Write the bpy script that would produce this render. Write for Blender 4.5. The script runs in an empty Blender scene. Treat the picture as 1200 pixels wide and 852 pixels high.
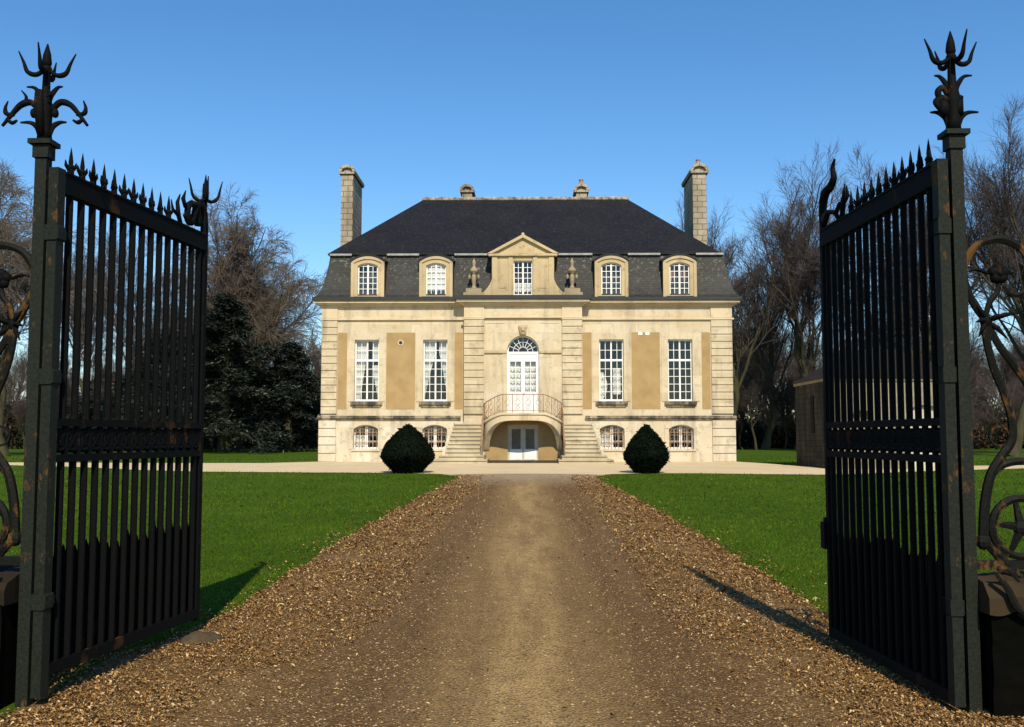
import bpy, math, random
import numpy as np
from math import sin, cos, pi, sqrt, atan, radians
from mathutils import Vector, Matrix, noise

random.seed(7)
RNG = np.random.default_rng(11)
SC = bpy.context.scene
COL = SC.collection

# ------------------------------------------------------------------ camera, sky, sun, exposure
F_PX = 1150.0
PITCH = atan(86 / F_PX)
YAW = atan(16 / F_PX)
cd = bpy.data.cameras.new('camera')
cd.sensor_width = 36.0
cd.lens = 36.0 * F_PX / 1200.0
cd.clip_start = 0.1
cd.clip_end = 6000
cam = bpy.data.objects.new('camera', cd)
COL.objects.link(cam)
cam.location = (0, 0, 1.55)
cam.rotation_euler = (pi / 2 + PITCH, 0, YAW)
SC.camera = cam

SUN_EL = radians(40.5)
SUN_AZ = radians(180 - 7.6)          # clockwise from +Y
w = bpy.data.worlds.new('World')
SC.world = w
w.use_nodes = True
nt = w.node_tree
nt.nodes.clear()
sky = nt.nodes.new('ShaderNodeTexSky')
sky.sky_type = 'NISHITA'
sky.sun_disc = False
sky.sun_elevation = SUN_EL
sky.sun_rotation = SUN_AZ
sky.altitude = 0
sky.air_density = 1.0
sky.dust_density = 0.15
sky.ozone_density = 3.0
bg = nt.nodes.new('ShaderNodeBackground')
bg.inputs['Strength'].default_value = 0.128
wo = nt.nodes.new('ShaderNodeOutputWorld')
hs = nt.nodes.new('ShaderNodeHueSaturation')
hs.inputs['Saturation'].default_value = 1.25
nt.links.new(sky.outputs[0], hs.inputs['Color'])
nt.links.new(hs.outputs[0], bg.inputs[0])
nt.links.new(bg.outputs[0], wo.inputs[0])

ld = bpy.data.lights.new('sun', 'SUN')
ld.energy = 4.2
ld.angle = radians(0.5)
ld.color = (1.0, 0.895, 0.71)
sun = bpy.data.objects.new('sun', ld)
COL.objects.link(sun)
sdir = Vector((sin(SUN_AZ) * cos(SUN_EL), cos(SUN_AZ) * cos(SUN_EL), sin(SUN_EL)))
sun.rotation_euler = (-sdir).to_track_quat('-Z', 'Y').to_euler()
sun.location = sdir * 40

SC.view_settings.view_transform = 'Standard'
SC.view_settings.look = 'None'
SC.view_settings.exposure = 0.32
SC.view_settings.gamma = 1.0
SC.view_settings.use_curve_mapping = False
SC.cycles.max_bounces = 6
SC.cycles.transparent_max_bounces = 12


def zg(y):
    return max(0.0, min(1.0, (y - 6.0) / 38.0)) * 0.34


# ------------------------------------------------------------------ mesh helpers
class MB:
    """collects shapes and links them as one mesh object"""

    def __init__(s):
        s.v = []
        s.f = []

    def add(s, vs, fs):
        n = len(s.v)
        s.v += [tuple(p) for p in vs]
        s.f += [tuple(i + n for i in f) for f in fs]
        return s

    def box(s, x0, x1, y0, y1, z0, z1):
        return s.add([(x0, y0, z0), (x1, y0, z0), (x1, y1, z0), (x0, y1, z0),
                      (x0, y0, z1), (x1, y0, z1), (x1, y1, z1), (x0, y1, z1)],
                     [(0, 3, 2, 1), (4, 5, 6, 7), (0, 1, 5, 4), (1, 2, 6, 5), (2, 3, 7, 6), (3, 0, 4, 7)])

    def bevbox(s, x0, x1, y0, y1, z0, z1, b):
        """box whose front (low y) edges are chamfered"""
        v = [(x0, y0 + b, z0), (x1, y0 + b, z0), (x1, y0 + b, z1), (x0, y0 + b, z1),
             (x0 + b, y0, z0 + b), (x1 - b, y0, z0 + b), (x1 - b, y0, z1 - b), (x0 + b, y0, z1 - b),
             (x0, y1, z0), (x1, y1, z0), (x1, y1, z1), (x0, y1, z1)]
        f = [(4, 5, 6, 7), (0, 1, 5, 4), (1, 2, 6, 5), (2, 3, 7, 6), (3, 0, 4, 7),
             (0, 8, 9, 1), (1, 9, 10, 2), (2, 10, 11, 3), (3, 11, 8, 0)]
        return s.add(v, f)

    def quad(s, a, b, c, d):
        return s.add([a, b, c, d], [(0, 1, 2, 3)])

    def prism(s, poly, y0, y1):
        """polygon in (x, z) extruded in y"""
        n = len(poly)
        vs = [(x, y0, z) for x, z in poly] + [(x, y1, z) for x, z in poly]
        fs = [tuple(range(n)), tuple(range(2 * n - 1, n - 1, -1))]
        for i in range(n):
            j = (i + 1) % n
            fs.append((j, i, n + i, n + j))
        return s.add(vs, fs)

    def lathe(s, prof, c=(0, 0, 0), n=12):
        vs, fs = [], []
        for r, z in prof:
            for k in range(n):
                a = 2 * pi * k / n
                vs.append((c[0] + r * cos(a), c[1] + r * sin(a), c[2] + z))
        m = len(prof)
        for i in range(m - 1):
            for k in range(n):
                k2 = (k + 1) % n
                fs.append((i * n + k, i * n + k2, (i + 1) * n + k2, (i + 1) * n + k))
        fs.append(tuple(range(n - 1, -1, -1)))
        fs.append(tuple(range((m - 1) * n, m * n)))
        return s.add(vs, fs)

    def tube(s, pts, rad, n=6, flat=1.0):
        pts = [Vector(p) for p in pts]
        if not hasattr(rad, '__len__'):
            rad = [rad] * len(pts)
        vs, fs = [], []
        up = Vector((0, 1, 0))
        for i, p in enumerate(pts):
            t = (pts[min(i + 1, len(pts) - 1)] - pts[max(i - 1, 0)])
            if t.length < 1e-9:
                t = Vector((0, 0, 1))
            t.normalize()
            a = up if abs(t.dot(up)) < 0.95 else Vector((1, 0, 0))
            u = t.cross(a).normalized()
            v = u.cross(t).normalized()
            for k in range(n):
                an = 2 * pi * (k + .5) / n
                vs.append(p + u * (rad[i] * cos(an)) + v * (rad[i] * flat * sin(an)))
        m = len(pts)
        for i in range(m - 1):
            for k in range(n):
                k2 = (k + 1) % n
                fs.append((i * n + k, i * n + k2, (i + 1) * n + k2, (i + 1) * n + k))
        fs.append(tuple(range(n - 1, -1, -1)))
        fs.append(tuple(range((m - 1) * n, m * n)))
        return s.add(vs, fs)

    def ring(s, c, r, rad, n=20, m=6, plane='xz', flat=1.0):
        pts = []
        for k in range(n + 1):
            a = 2 * pi * k / n
            pts.append((c[0] + r * cos(a), c[1], c[2] + r * sin(a)))
        return s.tube(pts, rad, m, flat)

    def blob(s, c, r, sx=1, sy=1, sz=1):
        prof = [(max(1e-4, r * sin(pi * i / 6)), -r * cos(pi * i / 6)) for i in range(7)]
        n0 = len(s.v)
        s.lathe(prof, (0, 0, 0), 8)
        for i in range(n0, len(s.v)):
            x, y, z = s.v[i]
            s.v[i] = (c[0] + x * sx, c[1] + y * sy, c[2] + z * sz)
        return s

    def build(s, name, mat, parent=None, smooth=False, loc=None):
        me = bpy.data.meshes.new(name)
        me.from_pydata(s.v, [], s.f)
        me.materials.append(mat)
        if smooth:
            me.polygons.foreach_set('use_smooth', [True] * len(me.polygons))
        me.update()
        return link(name, me, parent, loc)


def link(name, me, parent=None, loc=None):
    o = bpy.data.objects.new(name, me)
    COL.objects.link(o)
    if parent:
        o.parent = parent
    if loc:
        o.location = loc
    return o


def np_mesh(name, V, faces_idx, nper, mat, smooth=False):
    """fast mesh from arrays; faces_idx (M, nper)"""
    me = bpy.data.meshes.new(name)
    V = np.ascontiguousarray(V, dtype=np.float32)
    Fi = np.ascontiguousarray(faces_idx, dtype=np.int32)
    me.vertices.add(len(V))
    me.vertices.foreach_set('co', V.ravel())
    me.loops.add(Fi.size)
    me.loops.foreach_set('vertex_index', Fi.ravel())
    me.polygons.add(len(Fi))
    me.polygons.foreach_set('loop_start', np.arange(len(Fi), dtype=np.int32) * nper)
    if smooth:
        me.polygons.foreach_set('use_smooth', np.ones(len(Fi), dtype=bool))
    me.materials.append(mat)
    me.update(calc_edges=True)
    me.validate()
    return me


def thing(name, label, cat, loc=(0, 0, 0), rz=0, group=None):
    o = bpy.data.objects.new(name, None)
    COL.objects.link(o)
    o.location = loc
    o.rotation_euler = (0, 0, rz)
    return tag(o, label, cat, group)


def tag(o, label, cat, group=None):
    o['label'] = label
    o['category'] = cat
    if group:
        o['group'] = group
    return o


# ------------------------------------------------------------------ materials
class NT:
    def __init__(s, name):
        s.m = bpy.data.materials.new(name)
        s.m.use_nodes = True
        s.t = s.m.node_tree
        s.b = s.t.nodes['Principled BSDF']
        s.co = s.n('ShaderNodeTexCoord').outputs['Object']

    def n(s, typ, **kw):
        nd = s.t.nodes.new(typ)
        for k, v in kw.items():
            setattr(nd, k, v)
        return nd

    def set(s, sock, v):
        if isinstance(v, bpy.types.NodeSocket):
            s.t.links.new(v, sock)
        else:
            if isinstance(v, tuple) and len(v) == 3 and sock.type == 'RGBA':
                v = (*v, 1)
            sock.default_value = v

    def noise(s, scale, detail=4, rough=.55, vec=None, stretch=None, dist=0.0):
        nd = s.n('ShaderNodeTexNoise')
        v = vec if vec is not None else s.co
        if stretch:
            mp = s.n('ShaderNodeMapping')
            s.set(mp.inputs['Vector'], v)
            mp.inputs['Scale'].default_value = stretch
            v = mp.outputs[0]
        s.set(nd.inputs['Vector'], v)
        nd.inputs['Scale'].default_value = scale
        nd.inputs['Detail'].default_value = detail
        nd.inputs['Roughness'].default_value = rough
        nd.inputs['Distortion'].default_value = dist
        return nd.outputs['Fac']

    def ramp(s, fac, lo, hi, a=0.0, b=1.0):
        nd = s.n('ShaderNodeMapRange')
        nd.clamp = True
        s.set(nd.inputs['Value'], fac)
        nd.inputs['From Min'].default_value = lo
        nd.inputs['From Max'].default_value = hi
        nd.inputs['To Min'].default_value = a
        nd.inputs['To Max'].default_value = b
        return nd.outputs[0]

    def mix(s, fac, a, b, mode='MIX'):
        nd = s.n('ShaderNodeMix', data_type='RGBA', blend_type=mode)
        s.set(nd.inputs['Factor'], fac)
        s.set(nd.inputs[6], a)
        s.set(nd.inputs[7], b)
        return nd.outputs[2]

    def math(s, op, a, b=0.0):
        nd = s.n('ShaderNodeMath', operation=op)
        s.set(nd.inputs[0], a)
        s.set(nd.inputs[1], b)
        return nd.outputs[0]

    def xyz(s):
        nd = s.n('ShaderNodeSeparateXYZ')
        s.set(nd.inputs[0], s.co)
        return nd.outputs

    def rand(s):
        return s.n('ShaderNodeNewGeometry').outputs['Random Per Island']

    def bump(s, h, strength=.4, dist=.02):
        nd = s.n('ShaderNodeBump')
        nd.inputs['Strength'].default_value = strength
        nd.inputs['Distance'].default_value = dist
        s.set(nd.inputs['Height'], h)
        s.set(s.b.inputs['Normal'], nd.outputs[0])

    def done(s, col, rough=.85, spec=.25, metal=0.0):
        s.set(s.b.inputs['Base Color'], col)
        s.set(s.b.inputs['Roughness'], rough)
        s.b.inputs['Specular IOR Level'].default_value = spec
        s.b.inputs['Metallic'].default_value = metal
        return s.m


def stone(name, c1, c2, dirt=(.15, .115, .075), amount=.5, blocks=True, bw=.78, bh=.36, joint=.6, streak=True, lo=.54, ms=.009, spec=.15):
    t = NT(name)
    x = t.xyz()
    big = t.noise(.7, 5)
    fine = t.noise(9, 4)
    col = t.mix(t.ramp(big, .35, .68), c1, c2)
    col = t.mix(t.ramp(fine, .3, .75, 0, .35), col, tuple(q * .72 for q in c1))
    h = fine
    if blocks:
        cb = t.n('ShaderNodeCombineXYZ')
        t.set(cb.inputs[0], t.math('ADD', x[0], x[1]))
        t.set(cb.inputs[1], x[2])
        br = t.n('ShaderNodeTexBrick')
        t.set(br.inputs['Vector'], cb.outputs[0])
        br.inputs['Scale'].default_value = 1
        br.inputs['Brick Width'].default_value = bw
        br.inputs['Row Height'].default_value = bh
        br.inputs['Mortar Size'].default_value = ms
        br.inputs['Mortar Smooth'].default_value = .3
        br.inputs['Bias'].default_value = 0
        br.inputs['Color1'].default_value = (1, 1, 1, 1)
        br.inputs['Color2'].default_value = (.84, .82, .78, 1)
        br.inputs['Mortar'].default_value = (1 - joint, 1 - joint, (1 - joint) * .9, 1)
        col = t.mix(.85, col, br.outputs['Color'], 'MULTIPLY')
    if streak:
        st = t.noise(1.0, 6, .65, stretch=(1.6, 1.6, .22))
        col = t.mix(t.ramp(st, lo, lo + .17, 0, amount), col, dirt)
        sp = t.noise(2.6, 7, .7)
        col = t.mix(t.ramp(sp, lo + .03, lo + .14, 0, amount * .8), col, dirt)
    t.bump(h, .35, .015)
    return t.done(col, .92, spec)


def plain(name, c1, c2=None, scale=4, rough=.8, spec=.25, bump=.2, bd=.01, metal=0):
    t = NT(name)
    nz = t.noise(scale, 5)
    c2 = c2 or tuple(q * .75 for q in c1)
    col = t.mix(t.ramp(nz, .35, .68), c1, c2)
    if bump:
        t.bump(nz, bump, bd)
    return t.done(col, rough, spec, metal)


M = {}
M['ashlar'] = stone('limestone_ashlar', (.62, .535, .375), (.55, .445, .285), lo=.50, amount=.5, joint=.22)
M['wallstone'] = stone('limestone_wall', (.65, .56, .405), (.585, .475, .305), amount=.34, bw=1.1, bh=.42, joint=.14, lo=.50)
M['basement'] = stone('limestone_basement', (.66, .595, .46), (.60, .50, .345), lo=.51, amount=.5, bw=1.0, bh=.42, joint=.10)
M['ledge'] = stone('weathered_ledge', (.40, .33, .22), (.15, .12, .08), dirt=(.045, .04, .03), amount=.95, blocks=False, lo=.44)
M['trim'] = stone('limestone_trim', (.64, .54, .37), (.56, .44, .27), amount=.4, blocks=False)
M['carved'] = stone('aged_carved_stone', (.55, .43, .25), (.40, .31, .18), amount=.6, blocks=False)
M['urnstone'] = stone('lichened_stone', (.40, .32, .20), (.25, .20, .13), amount=.6, blocks=False)
M['steps'] = stone('step_stone', (.58, .50, .35), (.42, .35, .23), amount=.7, blocks=True, bw=1.2, bh=5, joint=.2)
M['chimney'] = stone('chimney_stone', (.46, .39, .29), (.28, .235, .17), amount=.6, bw=.5, bh=.31, joint=.75, ms=.024)
M['ochre'] = plain('ochre_render', (.385, .268, .125), (.31, .21, .093), 1.6, .95, .1, .5, .01)
M['shaded_side'] = stone('shade_dark_rubble', (.085, .072, .056), (.030, .027, .02), dirt=(.012, .013, .009), amount=.8, bw=.38, bh=.22, joint=.65, ms=.022, lo=.47)  # rubble darkened to paint in the shade of the unlit side wall
M['shade_stone'] = stone('shade_darkened_stone', (.060, .046, .030), (.035, .028, .019), amount=.6, blocks=False)  # stone darkened to deepen the shade under the balcony
M['outstone'] = stone('rubble_stone', (.34, .29, .20), (.22, .19, .14), amount=.6, bw=.34, bh=.2, joint=.4)


def slate(name, c1, c2, lichen, amt, zfade=None):
    t = NT(name)
    x = t.xyz()
    cb = t.n('ShaderNodeCombineXYZ')
    t.set(cb.inputs[0], t.math('ADD', x[0], t.math('MULTIPLY', x[1], .55)))
    t.set(cb.inputs[1], x[2])
    br = t.n('ShaderNodeTexBrick')
    t.set(br.inputs['Vector'], cb.outputs[0])
    br.inputs['Scale'].default_value = 1
    br.inputs['Brick Width'].default_value = .26
    br.inputs['Row Height'].default_value = .13
    br.inputs['Mortar Size'].default_value = .008
    br.inputs['Color1'].default_value = (*c1, 1)
    br.inputs['Color2'].default_value = (*c2, 1)
    br.inputs['Mortar'].default_value = (*[q * .5 for q in c1], 1)
    col = br.outputs['Color']
    big = t.noise(.55, 6, .65)
    col = t.mix(t.ramp(big, .4, .7, 0, .8), col, tuple(q * 1.9 for q in c1))
    sp = t.noise(7, 5, .75)
    lo = .56
    f = t.ramp(sp, lo, lo + .08, 0, amt)
    if zfade:
        f = t.math('MULTIPLY', f, t.ramp(x[2], zfade[0], zfade[1], .15, 1))
    col = t.mix(f, col, lichen)
    bd = t.n('ShaderNodeBump')
    t.bump(br.outputs['Fac'], .25, .01)
    return t.done(col, .62, .25)


M['slate'] = slate('dark_slate', (.0078, .0072, .0075), (.012, .011, .011), (.075, .065, .05), .35)
M['mansard'] = slate('mossy_slate', (.020, .0205, .0175), (.036, .0365, .031), (.26, .25, .20), .9, (8.6, 10.3))
M['lead'] = plain('lead_flashing', (.34, .34, .31), (.22, .22, .20), 5, .6, .4)
M['ridge'] = plain('ridge_tile_mortar', (.42, .36, .27), (.08, .07, .06), 3.2, .9, .1)
M['gutter'] = plain('dark_gutter', (.014, .014, .015), (.022, .021, .02), 6, .5, .4)
M['white'] = plain('white_paint', (.80, .79, .75), (.70, .69, .65), 3, .5, .35, .05)
M['shade_white'] = plain('shade_greyed_door_white', (.50, .47, .39), (.40, .37, .30), 3, .55, .3, .05)  # white greyed for balcony shade; plain off-white on the outbuilding door
M['door_shade_grey'] = plain('shade_greyed_panel', (.17, .155, .12), (.12, .11, .085), 3, .85, .08, .05)  # grey paints in the balcony's shade on the upper door panels
M['curtain'] = plain('white_curtain', (.80, .79, .77), (.70, .68, .66), 3, .95, .05, .1)
M['redcurtain'] = plain('rose_curtain', (.42, .17, .14), (.50, .30, .24), 3, .95, .05, .1)
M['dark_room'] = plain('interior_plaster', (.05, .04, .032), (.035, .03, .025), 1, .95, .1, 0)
M['pot'] = plain('terracotta_pot', (.40, .24, .15), (.30, .18, .11), 8, .9, .1)


def glass_mat():
    m = bpy.data.materials.new('window_glass')
    m.use_nodes = True
    t = m.node_tree
    t.nodes.clear()
    o = t.nodes.new('ShaderNodeOutputMaterial')
    tr = t.nodes.new('ShaderNodeBsdfTransparent')
    tr.inputs[0].default_value = (.86, .88, .87, 1)
    gl = t.nodes.new('ShaderNodeBsdfGlossy')
    gl.inputs['Roughness'].default_value = .015
    lw = t.nodes.new('ShaderNodeLayerWeight')
    lw.inputs['Blend'].default_value = .5
    pw = t.nodes.new('ShaderNodeMath')
    pw.operation = 'POWER'
    pw.inputs[1].default_value = 5
    t.links.new(lw.outputs['Facing'], pw.inputs[0])
    fr = t.nodes.new('ShaderNodeMath')
    fr.operation = 'MULTIPLY_ADD'
    fr.inputs[1].default_value = .9
    fr.inputs[2].default_value = .055
    t.links.new(pw.outputs[0], fr.inputs[0])
    nz = t.nodes.new('ShaderNodeTexNoise')
    tc = t.nodes.new('ShaderNodeTexCoord')
    t.links.new(tc.outputs['Object'], nz.inputs['Vector'])
    nz.inputs['Scale'].default_value = 2.2
    bp = t.nodes.new('ShaderNodeBump')
    bp.inputs['Strength'].default_value = .25
    bp.inputs['Distance'].default_value = .03
    t.links.new(nz.outputs[0], bp.inputs['Height'])
    t.links.new(bp.outputs[0], gl.inputs['Normal'])
    mx = t.nodes.new('ShaderNodeMixShader')
    t.links.new(fr.outputs[0], mx.inputs[0])
    t.links.new(tr.outputs[0], mx.inputs[1])
    t.links.new(gl.outputs[0], mx.inputs[2])
    t.links.new(mx.outputs[0], o.inputs[0])
    return m


M['glass'] = glass_mat()


def iron(name, base, rust=(.19, .075, .022), lo=.60, amt=.9, rough=.5, scale=4):
    t = NT(name)
    nz = t.noise(scale, 7, .7, stretch=(1, 1, .55))
    fine = t.noise(60, 3)
    col = t.mix(t.ramp(fine, .35, .7), base, tuple(q * 1.8 for q in base))
    col = t.mix(t.ramp(nz, lo, lo + .07, 0, amt), col, rust)
    t.bump(t.math('ADD', nz, fine), .5, .004)
    return t.done(col, t.ramp(nz, lo, lo + .07, rough, .95), .10)


M['iron'] = iron('black_iron', (.0022, .0024, .0023), (.060, .027, .011), .575, .8, .75)
M['postiron'] = iron('weathered_green_iron', (.0105, .0125, .0090), (.13, .062, .018), .575, .9, .6, 5)
M['scrolliron'] = iron('rusty_scroll_iron', (.0055, .0055, .0042), (.12, .062, .018), .54, .8, .65, 6)
M['rustrail'] = iron('rusty_balcony_iron', (.26, .17, .10), (.19, .10, .05), .5, .8, .8)
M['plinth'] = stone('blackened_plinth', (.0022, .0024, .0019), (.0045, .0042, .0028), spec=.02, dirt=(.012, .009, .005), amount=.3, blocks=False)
M['coping'] = stone('mossy_coping', (.050, .033, .016), (.016, .012, .006), dirt=(.006, .006, .003), amount=.95, blocks=False)


def bark(name, c1, c2):
    t = NT(name)
    nz = t.noise(1.4, 5, .6, stretch=(2, 2, .5))
    col = t.mix(t.ramp(nz, .35, .7), c1, c2)
    t.bump(nz, .6, .05)
    return t.done(col, .95, .1)


M['bark'] = bark('dark_bark', (.040, .033, .022), (.075, .070, .034))
M['twig'] = bark('brown_twig', (.072, .056, .050), (.098, .078, .068))
M['twig_gold'] = bark('golden_brown_twig', (.135, .105, .078), (.165, .13, .10))
M['twig_grey'] = bark('grey_brown_twig', (.088, .072, .068), (.115, .095, .09))


def leafy(name, c1, c2, c3=None, rough=.6, spec=.2):
    t = NT(name)
    r = t.rand()
    col = t.mix(r, c1, c2)
    if c3:
        col = t.mix(t.ramp(r, .86, .93), col, c3)
    return t.done(col, rough, spec)


M['cedar'] = leafy('cedar_needles', (.009, .014, .010), (.034, .042, .029), (.11, .118, .085))
M['yew'] = leafy('clipped_yew', (.0022, .005, .0026), (.006, .0105, .005), None, .8, .04)
M['holly'] = leafy('dark_evergreen', (.008, .013, .006), (.02, .026, .013))
def blade_mat():
    t = NT('grass_blades')
    r = t.rand()
    a = t.noise(.22, 4, .6)
    b_ = t.noise(1.6, 4, .65)
    col = t.mix(r, (.045, .086, .0035), (.078, .134, .0075))
    col = t.mix(t.ramp(a, .42, .60, 0, .8), col, (.028, .060, .0025))  # broad darker patches stand in for soft tree shadows on the lawn
    col = t.mix(t.ramp(b_, .5, .72, 0, .5), col, (.125, .150, .016))
    return t.done(col, .85, .03)


M['grassblade'] = blade_mat()


def lawn_mat():
    t = NT('lawn_turf')
    a = t.noise(.35, 5, .6)
    b = t.noise(6, 5, .7)
    c = t.noise(60, 3, .7)
    col = t.mix(t.ramp(a, .35, .65), (.040, .082, .004), (.068, .122, .006))
    col = t.mix(t.ramp(b, .35, .75, 0, .6), col, (.024, .052, .003))
    col = t.mix(t.ramp(c, .4, .8, 0, .4), col, (.09, .14, .014))
    t.bump(t.math('ADD', b, c), .8, .03)
    return t.done(col, .95, .05)


M['lawn'] = lawn_mat()


def drive_mat():
    t = NT('drive_gravel')
    x = t.xyz()
    wob = t.noise(.30, 3, .5, stretch=(1, .5, 1))
    xx = t.math('ADD', x[0], t.math('MULTIPLY', t.math('SUBTRACT', wob, .5), .55))
    ax = t.math('ABSOLUTE', t.math('ADD', xx, .02))
    fine = t.noise(45, 5, .75)
    mid = t.noise(5, 6, .7)
    trk = t.noise(2.2, 5, .6, stretch=(1.6, .16, 1))
    pale = (.60, .39, .155)
    dark = (.175, .092, .032)
    edge = (.27, .148, .050)
    col = t.mix(t.ramp(ax, .12, .85), pale, dark)
    col = t.mix(t.ramp(ax, 1.25, 1.75), col, edge)
    col = t.mix(t.ramp(trk, .42, .60, 0, .6), col, (.24, .138, .056))
    # far end of the drive runs out into the paler forecourt gravel
    col = t.mix(t.ramp(x[1], 26, 33), col, (.55, .42, .27))
    col = t.mix(t.ramp(mid, .38, .72, 0, .4), col, tuple(q * .6 for q in dark))
    col = t.mix(t.ramp(fine, .54, .72, 0, .6), col, (.50, .33, .16))
    col = t.mix(t.ramp(fine, .30, .44, .6, 0), col, (.06, .043, .026))
    vo = t.n('ShaderNodeTexVoronoi')
    t.set(vo.inputs['Vector'], t.co)
    vo.inputs['Scale'].default_value = 62
    vs_ = t.n('ShaderNodeSeparateColor')
    t.set(vs_.inputs[0], vo.outputs['Color'])
    col = t.mix(t.ramp(vs_.outputs[0], .68, .98, 0, .34), col, (.60, .40, .19))
    col = t.mix(t.ramp(vs_.outputs[1], .62, .95, 0, .45), col, (.085, .048, .019))
    col = t.mix(t.ramp(vo.outputs['Distance'], .45, .8, 0, .5), col, (.07, .045, .022))
    t.bump(t.math('ADD', fine, vo.outputs['Distance']), .9, .02)
    return t.done(col, .95, .08)


M['drive'] = drive_mat()


def fore_mat():
    t = NT('forecourt_gravel')
    fine = t.noise(30, 5, .75)
    mid = t.noise(.8, 6, .65)
    col = t.mix(t.ramp(mid, .35, .7), (.68, .54, .33), (.59, .455, .26))
    col = t.mix(t.ramp(fine, .5, .75, 0, .45), col, (.25, .185, .11))
    t.bump(fine, .8, .02)
    return t.done(col, .95, .08)


M['fore'] = fore_mat()
M['litter'] = leafy('dry_leaf_litter', (.085, .038, .011), (.47, .275, .10), (.64, .46, .23), .85, .1)
M['pebble'] = leafy('pale_pebbles', (.30, .19, .085), (.60, .43, .22), (.16, .095, .04), .85, .1)

# ------------------------------------------------------------------ setting: ground, drive, forecourt
def edge_wob(y, k):
    return .10 * noise.noise((y * .9, k, 0)) + .05 * noise.noise((y * 3.1, k + 9, 0))


def drive_edge(y, side):
    """x of the lawn edge along the drive"""
    if side < 0:
        base = np.interp(y, [-60, 0, 6.2, 7.4, 8.3, 14, 22, 31, 32.5, 34.2], [-3.6, -3.6, -3.4, -2.72, -2.55, -2.62, -2.45, -2.16, -2.2, -3.0])
    else:
        base = np.interp(y, [-60, 0, 6.2, 7.4, 8.3, 14, 22, 31, 32.5, 34.2], [3.4, 3.4, 3.2, 2.72, 2.55, 2.6, 2.48, 2.22, 2.3, 3.0])
    return float(base) + edge_wob(y, 3 * side) * side


def struct(name, me_or_mb, mat=None):
    o = me_or_mb.build(name, mat)
    o['kind'] = 'structure'
    return o


b = MB()
ys = [-250, -40, 0, 6] + [6 + 38 * i / 20 for i in range(1, 21)] + [60, 100, 200, 600, 3000]
xs = [-3000, -300, -60, -20, -8, 0, 8, 20, 60, 300, 3000]
for yy in ys:
    for xx in xs:
        b.v.append((xx, yy, zg(yy)))
nx = len(xs)
for j in range(len(ys) - 1):
    for i in range(nx - 1):
        b.f.append((j * nx + i, j * nx + i + 1, (j + 1) * nx + i + 1, (j + 1) * nx + i))
ground = struct('lawn', b, M['lawn'])

b = MB()
yy = list(np.arange(-8, 34.3, .3))
for i, y in enumerate(yy):
    xl, xr = drive_edge(y, -1), drive_edge(y, 1)
    for k in range(9):
        f = k / 8
        x = xl + (xr - xl) * f
        b.v.append((x, y, zg(y) + .006 + .035 * (1 - (abs(x) / 2.7) ** 2)))
for i in range(len(yy) - 1):
    for k in range(8):
        a = i * 9 + k
        b.f.append((a, a + 1, a + 10, a + 9))
struct('drive', b, M['drive'])

# forecourt: strips between a front edge and a back edge
FX = [-60, -40, -25, -18, -15, -12, -9, -6, -4.2, -3.0, -2.2, 2.2, 3.0, 4.2, 6, 8, 10.1, 11.5, 14, 20, 30, 60]
FF = [45.5, 45.2, 43.6, 40, 37.6, 36.1, 35.6, 35.25, 34.95, 34.3, 33.2, 33.2, 34.3, 34.95, 34.9, 34.4, 33.9, 34.4, 36.2, 39.5, 43.0, 46]
FB = [47.2, 46.8, 46.2, 45.4, 45.1, 45.2, 49, 49, 49, 49, 49, 49, 49, 49, 49, 49, 49, 41.2, 41.0, 42.2, 45.2, 48]
b = MB()
fx = list(np.arange(-60, 60.01, .5))
NB = 12
for x in fx:
    f0 = float(np.interp(x, FX, FF)) + .12 * noise.noise((x * .7, 2, 0))
    f1 = float(np.interp(x, FX, FB)) + .12 * noise.noise((x * .7, 5, 0))
    for k in range(NB + 1):
        y = f0 + (f1 - f0) * k / NB
        b.v.append((x, y, zg(y) + .012))
for i in range(len(fx) - 1):
    for k in range(NB):
        a = i * (NB + 1) + k
        b.f.append((a, a + NB + 1, a + NB + 2, a + 1))
struct('forecourt', b, M['fore'])


def zg_np(y):
    return np.clip((y - 6.0) / 38.0, 0, 1) * .34


def in_gravel(x, y):
    yq = np.clip(y, -8, 34.2)
    L = np.interp(yq, np.arange(-8, 34.4, .2), EL)
    R = np.interp(yq, np.arange(-8, 34.4, .2), ER)
    d = (x > L) & (x < R) & (y < 34.2)
    f0 = np.interp(x, FX, FF)
    f1 = np.interp(x, FX, FB)
    return d | ((y > f0 + .02) & (y < f1))


EL = np.array([drive_edge(q, -1) for q in np.arange(-8, 34.4, .2)])
ER = np.array([drive_edge(q, 1) for q in np.arange(-8, 34.4, .2)])


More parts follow.
